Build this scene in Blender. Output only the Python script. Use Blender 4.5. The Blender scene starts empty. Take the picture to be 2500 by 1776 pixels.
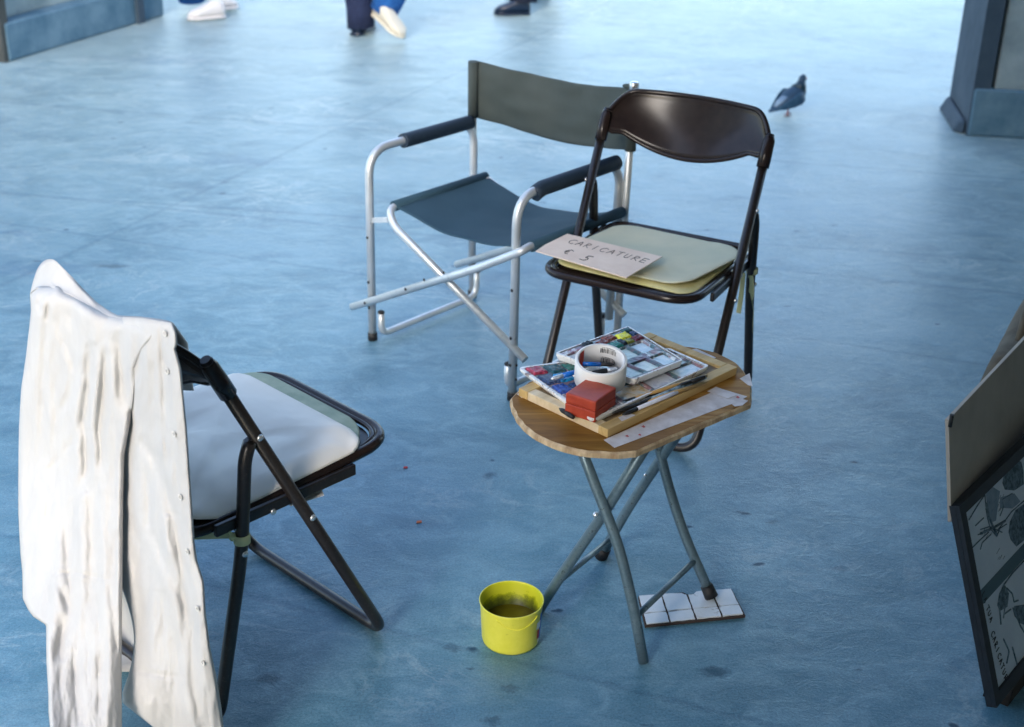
import bpy, bmesh, math, random
from mathutils import Vector, Matrix, Euler, noise
R = math.radians
PI = math.pi
random.seed(7)
S = bpy.context.scene
C = S.collection

# ------------------------------------------------------------------ camera
CAM_H, PITCH, ROLL, LENS = 1.655, R(25.6), R(-1.4), 49.8
cam = bpy.data.cameras.new('camera')
camo = bpy.data.objects.new('camera', cam); C.objects.link(camo)
cam.sensor_width = 36; cam.lens = LENS; cam.clip_end = 500; cam.clip_start = 0.05
camo.location = (0, 0, CAM_H)
camo.matrix_world = Matrix.Translation((0, 0, CAM_H)) @ Matrix.Rotation(PI/2 - PITCH, 4, 'X') @ Matrix.Rotation(-ROLL, 4, 'Z')
S.camera = camo
cam.dof.use_dof = True
cam.dof.focus_distance = 2.62
cam.dof.aperture_fstop = 4.8

# ------------------------------------------------------------------ world, sun, exposure
SUN_EL, SUN_AZ = R(29), R(200)          # azimuth clockwise from +Y: light comes from behind the camera, left
W = bpy.data.worlds.new('World'); S.world = W; W.use_nodes = True
wn = W.node_tree.nodes; wl = W.node_tree.links
sky = wn.new('ShaderNodeTexSky'); sky.sky_type = 'NISHITA'; sky.sun_disc = False
sky.sun_elevation = SUN_EL; sky.sun_rotation = SUN_AZ
sky.air_density = 1.0; sky.dust_density = 1.3
bg = wn['Background']; bg.inputs['Strength'].default_value = 0.15
wl.new(sky.outputs['Color'], bg.inputs['Color'])
sun = bpy.data.lights.new('sun', 'SUN'); sun.energy = 0.5; sun.angle = R(28); sun.color = (1, .97, .93)
suno = bpy.data.objects.new('sun', sun); C.objects.link(suno)
sd = Vector((math.sin(SUN_AZ)*math.cos(SUN_EL), math.cos(SUN_AZ)*math.cos(SUN_EL), math.sin(SUN_EL)))
suno.rotation_euler = sd.to_track_quat('Z', 'Y').to_euler()
suno.location = sd*20
S.view_settings.view_transform = 'Standard'; S.view_settings.look = 'None'
S.view_settings.exposure = 2.03; S.view_settings.gamma = 1
S.render.engine = 'CYCLES'
S.cycles.max_bounces = 6

# ------------------------------------------------------------------ measuring helpers (photo pixel + real height or plane -> point)
F = LENS/36*2500
def ray(u, v):
    x = (u-1250)/F; y = (v-888)/F
    c, s = math.cos(ROLL), math.sin(ROLL)
    x2 = c*x-s*y; y2 = s*x+c*y
    return Vector((x2, math.cos(PITCH)-y2*math.sin(PITCH), -math.sin(PITCH)-y2*math.cos(PITCH)))
O = Vector((0, 0, CAM_H))
def at(u, v, z=0.0):
    r = ray(u, v); return O + r*((z-CAM_H)/r.z)
def on(u, v, p, n):
    r = ray(u, v); return O + r*((Vector(p)-O).dot(n)/r.dot(n))

# ------------------------------------------------------------------ materials
def mat(name, base=(.5, .5, .5), rough=.6, metal=0, spec=.5, coat=0, nodes=None):
    m = bpy.data.materials.new(name); m.use_nodes = True
    b = m.node_tree.nodes['Principled BSDF']
    b.inputs['Base Color'].default_value = (*base, 1)
    b.inputs['Roughness'].default_value = rough
    b.inputs['Metallic'].default_value = metal
    b.inputs['Specular IOR Level'].default_value = spec
    b.inputs['Coat Weight'].default_value = coat
    if nodes: nodes(m.node_tree, b)
    return m
def N(t, typ, **kw):
    n = t.nodes.new(typ)
    for k, v in kw.items():
        if k in n.inputs: n.inputs[k].default_value = v
        else: setattr(n, k, v)
    return n
def coords(t, scale=(1, 1, 1), which='Object', rot=(0, 0, 0)):
    c = N(t, 'ShaderNodeTexCoord'); mp = N(t, 'ShaderNodeMapping')
    mp.inputs['Scale'].default_value = scale; mp.inputs['Rotation'].default_value = rot
    t.links.new(c.outputs[which], mp.inputs['Vector']); return mp.outputs['Vector']
def noise_tex(t, vec, scale, detail=6, rough=.6, dist=0):
    n = N(t, 'ShaderNodeTexNoise'); n.inputs['Scale'].default_value = scale
    n.inputs['Detail'].default_value = detail; n.inputs['Roughness'].default_value = rough
    n.inputs['Distortion'].default_value = dist
    t.links.new(vec, n.inputs['Vector']); return n.outputs['Fac']
def ramp(t, fac, stops):
    r = N(t, 'ShaderNodeValToRGB'); e = r.color_ramp.elements
    while len(e) < len(stops): e.new(.5)
    for i, (p, c) in enumerate(stops):
        e[i].position = p; e[i].color = (*c, 1) if len(c) == 3 else c
    t.links.new(fac, r.inputs['Fac']); return r.outputs['Color']
def mix(t, fac, a, b, mode='MIX'):
    m = N(t, 'ShaderNodeMix', data_type='RGBA', blend_type=mode)
    for s, v in ((m.inputs[0], fac), (m.inputs[6], a), (m.inputs[7], b)):
        if hasattr(v, 'is_output') or isinstance(v, bpy.types.NodeSocket): t.links.new(v, s)
        else: s.default_value = v if not isinstance(v, tuple) else (*v, 1)
    return m.outputs[2]
def math_(t, op, a, b=None, clamp=False):
    m = N(t, 'ShaderNodeMath', operation=op); m.use_clamp = clamp
    for i, v in enumerate((a, b)):
        if v is None: continue
        if isinstance(v, bpy.types.NodeSocket): t.links.new(v, m.inputs[i])
        else: m.inputs[i].default_value = v
    return m.outputs[0]
def bump(t, b, h, strength=.3, dist=.01):
    n = N(t, 'ShaderNodeBump'); n.inputs['Strength'].default_value = strength; n.inputs['Distance'].default_value = dist
    t.links.new(h, n.inputs['Height']); t.links.new(n.outputs['Normal'], b.inputs['Normal'])
    return n

def mottled(c1, c2, scale=30, bmp=.2, bdist=.002, lo=.35, hi=.65, stretch=(1, 1, 1), detail=6):
    def f(t, b):
        v = coords(t, stretch); n = noise_tex(t, v, scale, detail)
        t.links.new(ramp(t, n, [(lo, c1), (hi, c2)]), b.inputs['Base Color'])
        if bmp: bump(t, b, n, bmp, bdist)
    return f

def floor_nodes(t, b):
    L = t.links
    v = coords(t)
    big = noise_tex(t, v, .9, 3, .5)
    st = coords(t, (1.0, 1.45, 1), rot=(0, 0, R(-22)))
    wav = noise_tex(t, st, 2.1, 9, .62, .5)          # long cleft undulations
    mid = noise_tex(t, st, 9, 9, .70, .9)
    fine = noise_tex(t, v, 210, 4, .8)
    veinn = noise_tex(t, st, 2.6, 10, .62, 1.1)
    vein = ramp(t, math_(t, 'ABSOLUTE', math_(t, 'SUBTRACT', veinn, .5)), [(0, (1, 1, 1)), (.022, (0, 0, 0))])
    vein2n = noise_tex(t, coords(t, (1, 1.9, 1), rot=(0, 0, R(-30))), 6.5, 8, .6, 1.2)
    vein2 = ramp(t, math_(t, 'ABSOLUTE', math_(t, 'SUBTRACT', vein2n, .46)), [(0, (1, 1, 1)), (.012, (0, 0, 0))])
    col = ramp(t, wav, [(.30, (.052, .158, .228)), (.5, (.080, .215, .298)), (.70, (.125, .28, .372))])
    col = mix(t, ramp(t, mid, [(.46, (0, 0, 0)), (.68, (.8, .8, .8))]), col, (.17, .33, .43))
    col = mix(t, ramp(t, big, [(.4, (0, 0, 0)), (.68, (.35, .35, .35))]), col, (.056, .18, .29))
    msk = ramp(t, noise_tex(t, v, 1.7, 3, .5), [(.5, (0, 0, 0)), (.62, (1, 1, 1))])
    vm = math_(t, 'MULTIPLY', math_(t, 'MULTIPLY', vein, msk), .38)
    col = mix(t, vm, col, (.36, .45, .50))
    col = mix(t, math_(t, 'MULTIPLY', vein2, math_(t, 'MULTIPLY', msk, .28)), col, (.33, .43, .49))
    # small dark pits
    vo = N(t, 'ShaderNodeTexVoronoi'); vo.inputs['Scale'].default_value = 7.0; vo.inputs['Randomness'].default_value = 1
    wv = N(t, 'ShaderNodeVectorMath', operation='ADD'); L.new(coords(t, (1, 1.5, 1)), wv.inputs[0])
    nn = N(t, 'ShaderNodeTexNoise'); nn.inputs['Scale'].default_value = 22; L.new(v, nn.inputs['Vector'])
    sc = N(t, 'ShaderNodeVectorMath', operation='SCALE'); sc.inputs['Scale'].default_value = .05
    L.new(nn.outputs['Color'], sc.inputs[0]); L.new(sc.outputs[0], wv.inputs[1]); L.new(wv.outputs[0], vo.inputs['Vector'])
    pick = math_(t, 'GREATER_THAN', N_sep(t, vo.outputs['Color']), .74)
    spot = ramp(t, vo.outputs['Distance'], [(.045, (1, 1, 1)), (.10, (0, 0, 0))])
    col = mix(t, math_(t, 'MULTIPLY', math_(t, 'MULTIPLY', spot, pick), .9), col, (.010, .05, .10))
    # dark stains, plus the wall block's shadow band painted in, each at its own place on the paving
    wob = N(t, 'ShaderNodeTexNoise'); wob.inputs['Scale'].default_value = 9; wob.inputs['Detail'].default_value = 5; L.new(v, wob.inputs['Vector'])
    ws = N(t, 'ShaderNodeVectorMath', operation='SCALE'); ws.inputs['Scale'].default_value = .16; L.new(wob.outputs['Color'], ws.inputs[0])
    wp = N(t, 'ShaderNodeVectorMath', operation='ADD'); L.new(v, wp.inputs[0]); L.new(ws.outputs[0], wp.inputs[1])
    wob2 = N(t, 'ShaderNodeTexNoise'); wob2.inputs['Scale'].default_value = 60; L.new(v, wob2.inputs['Vector'])
    ws2 = N(t, 'ShaderNodeVectorMath', operation='SCALE'); ws2.inputs['Scale'].default_value = .025; L.new(wob2.outputs['Color'], ws2.inputs[0])
    wq = N(t, 'ShaderNodeVectorMath', operation='ADD'); L.new(v, wq.inputs[0]); L.new(ws2.outputs[0], wq.inputs[1])
    for (px, py, rx, ry, k) in ((600, 395, .22, .10, .35), (350, 145, .42, .13, .45), (90, 655, .22, .07, .5), (270, 650, .07, .022, .7),
                                (1195, 1160, .02, .018, .7), (1745, 1640, .035, .02, .8), (655, 1658, .03, .02, .7), (1105, 1580, .02, .02, .6),
                                (1245, 1680, .02, .015, .5), (1886, 1275, .02, .012, .6), (470, 300, .05, .02, .4), (1200, 1760, .02, .018, .7),
                                (40, 570, .1, .03, .4), (1460, 1160, .02, .014, .5), (2050, 1390, .025, .014, .4), (215, 990, .02, .04, .5)):
        p = at(px, py)
        off = N(t, 'ShaderNodeVectorMath', operation='SUBTRACT'); sm_ = rx < .09; L.new((wq if sm_ else wp).outputs[0], off.inputs[0]); o_ = .0125 if sm_ else .08
        off.inputs[1].default_value = (p.x+o_, p.y+o_, o_)
        dv = N(t, 'ShaderNodeVectorMath', operation='MULTIPLY'); L.new(off.outputs[0], dv.inputs[0]); dv.inputs[1].default_value = (1/rx, 1/ry, 0)
        ln = N(t, 'ShaderNodeVectorMath', operation='LENGTH'); L.new(dv.outputs[0], ln.inputs[0])
        f = ramp(t, ln.outputs['Value'], [(.45, (k*.8, k*.8, k*.8)), (1.0, (0, 0, 0))])
        col = mix(t, f, col, (.008, .04, .08) if sm_ else (.030, .12, .23))
    # slab joints: lines between measured points
    joint = None
    jt = [((700, 1478), (1900, 1775), .005), ((0, 250), (1050, 330), .008), ((300, 560), (0, 700), .006), ((1900, 600), (2500, 640), .006), ((0, 470), (900, 560), .006), ((1980, 830), (2500, 905), .004)]
    for a, c2, wd in jt:
        A = at(*a); B = at(*c2); d = (B-A); d.z = 0; ln_ = d.length; d.normalize(); n = Vector((-d.y, d.x, 0))
        sub = N(t, 'ShaderNodeVectorMath', operation='SUBTRACT'); L.new(wq.outputs[0], sub.inputs[0])
        sub.inputs[1].default_value = (A.x+.0125, A.y+.0125, 0)
        dn = N(t, 'ShaderNodeVectorMath', operation='DOT_PRODUCT'); L.new(sub.outputs[0], dn.inputs[0]); dn.inputs[1].default_value = n
        q = math_(t, 'ABSOLUTE', dn.outputs['Value'])
        q = ramp(t, q, [(wd*.6, (1, 1, 1)), (wd*2.4, (0, 0, 0))])
        joint = q if joint is None else math_(t, 'MAXIMUM', joint, q)
    col = mix(t, math_(t, 'MULTIPLY', joint, .28), col, (.02, .085, .16))
    pt = noise_tex(t, coords(t, (1, 1.3, 1)), 3.4, 4, .55, .4)
    col = mix(t, ramp(t, pt, [(.30, (.45, .45, .45)), (.42, (0, 0, 0))]), col, (.034, .12, .20))
    spk = ramp(t, fine, [(.32, (.68, .70, .72)), (.68, (1.3, 1.28, 1.26))])
    col = mix(t, 1.0, col, spk, 'MULTIPLY')
    L.new(col, b.inputs['Base Color'])
    sg = N(t, 'ShaderNodeSeparateColor'); L.new(col, sg.inputs[0])
    mr = N(t, 'ShaderNodeMapRange'); L.new(sg.outputs[1], mr.inputs['Value']); mr.inputs['From Min'].default_value = .03; mr.inputs['From Max'].default_value = .27; mr.inputs['To Min'].default_value = .20; mr.inputs['To Max'].default_value = 1.0
    L.new(mr.outputs[0], b.inputs['Sheen Weight']); L.new(math_(t, 'MULTIPLY', mr.outputs[0], .75), b.inputs['Specular IOR Level'])
    rg = ramp(t, mid, [(.35, (.34, .34, .34)), (.7, (.46, .46, .46))])
    L.new(rg, b.inputs['Roughness'])
    lay = N(t, 'ShaderNodeTexNoise'); lay.inputs['Scale'].default_value = 5.5; lay.inputs['Detail'].default_value = 8; lay.inputs['Roughness'].default_value = .7
    lay.inputs['Distortion'].default_value = .5; L.new(st, lay.inputs['Vector'])
    step = math_(t, 'SNAP', lay.outputs['Fac'], .045)
    h = math_(t, 'ADD', math_(t, 'MULTIPLY', wav, 1.0), math_(t, 'MULTIPLY', step, .5))
    h = math_(t, 'ADD', h, math_(t, 'MULTIPLY', mid, .35))
    h = math_(t, 'ADD', h, math_(t, 'MULTIPLY', fine, .05))
    h = math_(t, 'SUBTRACT', h, math_(t, 'MULTIPLY', joint, .06))
    rdg = math_(t, 'ABSOLUTE', math_(t, 'SUBTRACT', noise_tex(t, st, 17, 6, .65, 1.6), .5))
    h = math_(t, 'ADD', h, math_(t, 'MULTIPLY', rdg, .55))
    bump(t, b, h, .42, .009)
def N_sep(t, col):
    s = N(t, 'ShaderNodeSeparateColor'); t.links.new(col, s.inputs[0]); return s.outputs[0]

M = {}
M['floor'] = mat('bluish_paving_stone', rough=.4, spec=1.0, nodes=floor_nodes)
fb = M['floor'].node_tree.nodes['Principled BSDF']; fb.inputs['Sheen Weight'].default_value = 1.0; fb.inputs['Sheen Roughness'].default_value = .28; fb.inputs['Sheen Tint'].default_value = (1, 1, .79, 1)
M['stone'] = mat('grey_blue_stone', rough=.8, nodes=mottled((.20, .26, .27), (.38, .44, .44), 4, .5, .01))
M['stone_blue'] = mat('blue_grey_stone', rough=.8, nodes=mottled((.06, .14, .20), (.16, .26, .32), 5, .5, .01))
M['stone_dark'] = mat('shade_taupe_stone', rough=.85, nodes=mottled((.05, .055, .05), (.09, .09, .08), 5, .5, .01))  # darker tone paints in the shade on the wall's end face
M['stone_side'] = mat('side_shade_stone', rough=.85, nodes=mottled((.035, .06, .085), (.06, .09, .12), 6, .5, .01))  # darker tone paints in the shade on the pier's side face
def alu_nodes(t, b):
    v = coords(t); n = noise_tex(t, v, 60, 5, .7); n2 = noise_tex(t, v, 9, 4, .6)
    c = ramp(t, n2, [(.3, (.55, .59, .62)), (.7, (.74, .76, .77))])
    c = mix(t, ramp(t, n, [(.62, (0, 0, 0)), (.72, (.6, .6, .6))]), c, (.22, .24, .26))
    t.links.new(c, b.inputs['Base Color'])
    t.links.new(ramp(t, n, [(.3, (.3, .3, .3)), (.7, (.48, .48, .48))]), b.inputs['Roughness'])
M['alu'] = mat('worn_aluminium', rough=.4, metal=.55, nodes=alu_nodes)
def greytube(t, b):
    v = coords(t); n = noise_tex(t, v, 90, 5, .7)
    c = ramp(t, n, [(.3, (.10, .165, .205)), (.6, (.155, .225, .265)), (.68, (.05, .07, .085))])
    t.links.new(c, b.inputs['Base Color'])
M['greytube'] = mat('grey_enamelled_steel', rough=.33, metal=.35, nodes=greytube)
def browntube(t, b):
    v = coords(t); n = noise_tex(t, v, 140, 5, .7)
    c = ramp(t, n, [(.55, (.017, .013, .012)), (.74, (.06, .045, .038))])
    t.links.new(c, b.inputs['Base Color'])
M['brown'] = mat('dark_brown_enamel', rough=.32, spec=.6, nodes=browntube)
M['brown_plastic'] = mat('glossy_dark_brown_plastic', rough=.2, spec=.32, coat=0, nodes=mottled((.016, .010, .009), (.022, .014, .012), 40, 0))
M['rivet'] = mat('bright_rivet', (.75, .78, .8), .25, .8)
M['rubber'] = mat('black_rubber', (.012, .012, .013), .6)
M['foam'] = mat('black_blue_foam_grip', rough=.62, nodes=mottled((.008, .018, .035), (.018, .036, .06), 300, .3, .001))
def canvas_nodes(c1, c2):
    def f(t, b):
        v = coords(t); n = noise_tex(t, v, 5, 6, .6)
        w1 = N(t, 'ShaderNodeTexWave'); w1.inputs['Scale'].default_value = 260; t.links.new(v, w1.inputs['Vector'])
        t.links.new(ramp(t, n, [(.3, c1), (.7, c2)]), b.inputs['Base Color'])
        bump(t, b, math_(t, 'ADD', math_(t, 'MULTIPLY', w1.outputs['Fac'], .05), n), .5, .006)
    return f
M['canvas_green'] = mat('faded_green_canvas', rough=.9, nodes=canvas_nodes((.040, .056, .054), (.066, .080, .074)))
M['canvas_teal'] = mat('blue_green_canvas', rough=.9, nodes=canvas_nodes((.014, .050, .080), (.028, .072, .105)))
def linen(t, b):
    v = coords(t, (1, 1, .6)); n = noise_tex(t, v, 14, 8, .62, .5); f = noise_tex(t, coords(t), 330, 3, .6)
    f2 = noise_tex(t, coords(t, (1, 1, .25)), 38, 6, .6, .8)
    t.links.new(ramp(t, n, [(.3, (.475, .465, .455)), (.7, (.535, .525, .51))]), b.inputs['Base Color'])
    h = math_(t, 'ADD', math_(t, 'MULTIPLY', n, .45), math_(t, 'MULTIPLY', f, .05))
    cr = math_(t, 'ABSOLUTE', math_(t, 'SUBTRACT', noise_tex(t, coords(t, (1, 1, .7)), 11, 7, .6, 1.2), .5))
    h = math_(t, 'ADD', h, math_(t, 'MULTIPLY', cr, .38))
    bump(t, b, h, .5, .006)
M['linen'] = mat('crumpled_white_linen', rough=.9, spec=.2, nodes=linen)
M['button'] = mat('pearly_button', (.60, .585, .55), .45)
M['button_hole'] = mat('button_hole', (.16, .13, .12), .8)
M['cushion_white'] = mat('white_seat_cloth', rough=.85, nodes=mottled((.84, .80, .72), (.92, .88, .80), 5, .5, .02, detail=3))
M['cushion_green'] = mat('pale_green_felt', rough=.95, nodes=mottled((.30, .37, .28), (.42, .47, .36), 26, .5, .004))
M['cushion_cream'] = mat('cream_green_felt', rough=.9, nodes=mottled((.48, .50, .38), (.60, .58, .43), 5, .6, .012))
M['felt_yellow'] = mat('yellowed_foam', rough=.9, nodes=mottled((.55, .50, .20), (.68, .62, .34), 20, .3, .003))
M['card'] = mat('pinkish_cardboard', rough=.85, nodes=mottled((.70, .55, .45), (.80, .66, .55), 12, .2, .002))
M['ink'] = mat('black_marker', (.02, .018, .018), .7)
def wood_nodes(c1, c2, c3, rot=0, sc=1):
    def f(t, b):
        v = coords(t, (sc*1.6, sc*16, sc*8), rot=(0, 0, rot)); n = noise_tex(t, v, 2.2, 8, .65, .6)
        v2 = coords(t, (sc*1.2, sc*5, 1), rot=(0, 0, rot)); n2 = noise_tex(t, v2, 3, 3, .5)
        c = ramp(t, n, [(.28, c1), (.52, c2), (.75, c3)])
        c = mix(t, ramp(t, n2, [(.5, (0, 0, 0)), (.7, (.5, .5, .5))]), c, c1)
        t.links.new(c, b.inputs['Base Color']); bump(t, b, n, .15, .002)
    return f
M['wood_top'] = mat('varnished_orange_brown_wood', rough=.5, spec=.1, nodes=wood_nodes((.12, .050, .010), (.29, .140, .026), (.50, .31, .11), R(-38)))
M['wood_edge'] = mat('raw_chipped_wood_edge', rough=.8, nodes=mottled((.36, .24, .13), (.62, .47, .29), 60, .7, .004, stretch=(1, 1, .3)))
M['wood_pale'] = mat('pale_pine_bar', rough=.6, nodes=wood_nodes((.40, .25, .085), (.56, .38, .15), (.66, .48, .22), R(-42), 1.5))
M['wood_light'] = mat('bleached_pine_bar', rough=.65, nodes=wood_nodes((.55, .42, .25), (.68, .55, .36), (.74, .64, .46), R(50), 1.5))
M['panel'] = mat('stained_brown_panel', rough=.7, nodes=mottled((.20, .13, .07), (.34, .25, .15), 22, .2, .002))
def palette_nodes(t, b):
    v = coords(t); n = noise_tex(t, v, 40, 7, .7, .8); n2 = noise_tex(t, v, 17, 4, .6, .5); n3 = noise_tex(t, v, 75, 6, .7, 1)
    c = ramp(t, n3, [(.3, (.78, .80, .80)), (.6, (.62, .67, .68))])
    dirt = ramp(t, n2, [(.3, (.26, .05, .09)), (.42, (.07, .05, .09)), (.5, (.03, .12, .13)), (.6, (.28, .12, .13)), (.7, (.30, .14, .05))])
    c = mix(t, ramp(t, n, [(.38, (0, 0, 0)), (.48, (.95, .95, .95))]), c, dirt)
    t.links.new(c, b.inputs['Base Color'])
    bump(t, b, n, .4, .002)
M['palette'] = mat('paint_stained_white_plastic', rough=.3, nodes=palette_nodes)
def rim_nodes(t, b):
    n = noise_tex(t, coords(t), 55, 6, .7, 1); n2 = noise_tex(t, coords(t), 14, 3, .5)
    c = mix(t, ramp(t, n, [(.54, (0, 0, 0)), (.62, (.9, .9, .9))]), (.78, .78, .77), ramp(t, n2, [(.35, (.32, .05, .09)), (.5, (.06, .05, .08)), (.65, (.30, .15, .08))]))
    t.links.new(c, b.inputs['Base Color'])
M['palette_rim'] = mat('paint_specked_white_plastic', rough=.32, nodes=rim_nodes)
M['palette_clean'] = mat('white_plastic', rough=.32, nodes=mottled((.74, .74, .74), (.82, .82, .81), 20, 0))
def paint(name, c, k=.35):
    d = tuple(x*k for x in c); l = tuple(min(1, x*1.25+.05) for x in c)
    def f(t, b):
        v = coords(t); n = noise_tex(t, v, 95, 6, .7, 1.2)
        t.links.new(ramp(t, n, [(.36, d), (.52, c), (.7, l)]), b.inputs['Base Color']); bump(t, b, n, .8, .004)
    return mat(name, rough=.18, nodes=f)
def well_paint(name, c1, c2, c3):
    def f(t, b):
        n = noise_tex(t, coords(t), 36, 6, .65, 1.4)
        t.links.new(ramp(t, n, [(.34, c1), (.52, c2), (.68, c3)]), b.inputs['Base Color'])
    return mat(name, rough=.25, nodes=f)
M['tape_roll'] = mat('milky_tape_plastic', (.80, .80, .78), .35, spec=.5)
M['label_white'] = mat('white_label', (.78, .78, .78), .5)
M['label_red'] = mat('red_label_band', (.62, .045, .02), .5)
M['pen_blue'] = mat('blue_pen_plastic', (.004, .13, .52), .25)
M['redbox'] = mat('red_painted_box', rough=.5, nodes=mottled((.34, .035, .014), (.43, .055, .022), 60, .2, .001))
M['masking'] = mat('paper_masking_tape', rough=.7, nodes=mottled((.50, .45, .43), (.68, .64, .63), 30, .2, .001))
M['red_mark'] = mat('red_paint_mark', (.45, .06, .05), .6)
def bucket_nodes(t, b):
    v = coords(t); n = noise_tex(t, v, 26, 6, .7); n2 = noise_tex(t, v, 70, 5, .7)
    c = ramp(t, n, [(.3, (.72, .69, .05)), (.7, (.82, .78, .10))])
    c = mix(t, ramp(t, n2, [(.66, (0, 0, 0)), (.74, (.6, .6, .6))]), c, (.36, .36, .03))
    t.links.new(c, b.inputs['Base Color'])
M['bucket'] = mat('lime_yellow_plastic', rough=.38, nodes=bucket_nodes)
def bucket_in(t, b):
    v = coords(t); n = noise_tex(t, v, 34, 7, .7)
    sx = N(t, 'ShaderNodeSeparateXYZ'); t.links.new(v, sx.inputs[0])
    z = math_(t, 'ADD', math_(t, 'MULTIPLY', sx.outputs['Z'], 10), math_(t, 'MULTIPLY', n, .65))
    c = ramp(t, z, [(.70, (.045, .05, .008)), (.86, (.16, .18, .012)), (1.02, (.50, .52, .01)), (1.2, (.62, .62, .03))])  # inner wall colour gets darker towards the bottom
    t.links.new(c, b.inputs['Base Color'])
M['bucket_in'] = mat('darkening_yellow_inside', rough=.4, nodes=bucket_in)
M['water'] = mat('murky_paint_water', rough=.06, spec=.6, nodes=mottled((.10, .075, .006), (.15, .12, .01), 20, .05, .002))
def tile_nodes(t, b):
    n = noise_tex(t, coords(t), 28, 7, .7); n2 = noise_tex(t, coords(t), 6, 4, .6)
    c = ramp(t, n, [(.3, (.62, .70, .76)), (.62, (.74, .79, .83)), (.72, (.24, .20, .20))])
    c = mix(t, ramp(t, n2, [(.6, (0, 0, 0)), (.7, (.5, .5, .5))]), c, (.42, .36, .28))
    t.links.new(c, b.inputs['Base Color'])
M['tile'] = mat('dirty_white_ceramic', rough=.35, nodes=tile_nodes)
M['grout'] = mat('dark_grout', (.05, .035, .03), .9)
M['jeans'] = mat('blue_denim', rough=.9, nodes=mottled((.006, .07, .26), (.015, .12, .38), 40, .3, .003))
M['jeans_dark'] = mat('dark_navy_denim', rough=.9, nodes=mottled((.008, .014, .045), (.015, .025, .07), 40, .3, .003))
M['trouser_black'] = mat('black_trousers', rough=.9, nodes=mottled((.008, .012, .03), (.014, .02, .045), 40, .3, .003))
M['shoe_white'] = mat('white_trainer', (.72, .68, .66), .5)
M['sole'] = mat('cream_rubber_sole', (.62, .57, .46), .6)
M['shoe_black'] = mat('black_leather_shoe', (.008, .018, .04), .35)
M['top_cloth'] = mat('grey_jacket', (.12, .14, .17), .9)
M['skin'] = mat('skin', (.50, .30, .22), .55)
M['hair'] = mat('dark_hair', (.03, .02, .015), .6)
def pig_nodes(t, b):
    n = noise_tex(t, coords(t), 45, 5, .6)
    t.links.new(ramp(t, n, [(.3, (.008, .028, .06)), (.7, (.018, .06, .11))]), b.inputs['Base Color'])
M['pigeon'] = mat('slate_feathers', rough=.6, nodes=pig_nodes)
M['pigeon_wing'] = mat('blue_grey_wing_feathers', rough=.6, nodes=mottled((.015, .06, .12), (.045, .12, .20), 60, .4, .003))
M['pigeon_neck'] = mat('green_blue_neck_feathers', (.005, .03, .05), .35)
M['pigeon_leg'] = mat('pink_pigeon_leg', (.45, .16, .18), .6)
M['white_feather'] = mat('pale_feather', (.20, .28, .36), .7)
M['frame_black'] = mat('black_display_frame', rough=.6, nodes=mottled((.008, .013, .02), (.014, .02, .03), 30, .1, .001))
M['sheet_blue'] = mat('grey_blue_drawing_sheet', rough=.6, nodes=mottled((.56, .62, .70), (.66, .72, .78), 9, .05, .001))
M['teal_strip'] = mat('dark_teal_strip', (.06, .12, .15), .6)
M['wash'] = mat('dark_ink_wash', rough=.7, nodes=mottled((.035, .075, .10), (.16, .23, .28), 130, 0, lo=.4, hi=.62))
M['wash_pale'] = mat('pale_ink_wash', rough=.7, nodes=mottled((.17, .24, .31), (.24, .31, .39), 60, 0))
M['board_beige'] = mat('beige_card_board', rough=.8, nodes=mottled((.38, .32, .265), (.50, .43, .36), 6, .1, .002))
M['bag'] = mat('taupe_canvas_bag', rough=.95, nodes=mottled((.075, .062, .045), (.14, .118, .088), 12, .5, .01))
M['dark_cloth'] = mat('dark_brown_cloth', rough=.95, nodes=mottled((.012, .009, .008), (.03, .022, .018), 20, .5, .01))
M['tape_green'] = mat('pale_yellow_green_ribbon', (.55, .58, .33), .7)
M['facade'] = mat('cream_render', rough=.9, nodes=mottled((.66, .62, .55), (.76, .72, .65), .8, .2, .01))
M['roof'] = mat('terracotta_roof', rough=.9, nodes=mottled((.25, .10, .06), (.35, .16, .10), 3, .3, .01))
M['glass'] = mat('dark_window_glass', (.03, .04, .05), .1)
M['plaster'] = mat('occluder_plaster', rough=.9, nodes=mottled((.30, .27, .22), (.38, .34, .28), 2, .2, .01))
M['red_paper'] = mat('red_scrap', (.6, .03, .03), .7)
M['orange_paper'] = mat('orange_scrap', (.6, .14, .05), .7)

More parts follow.
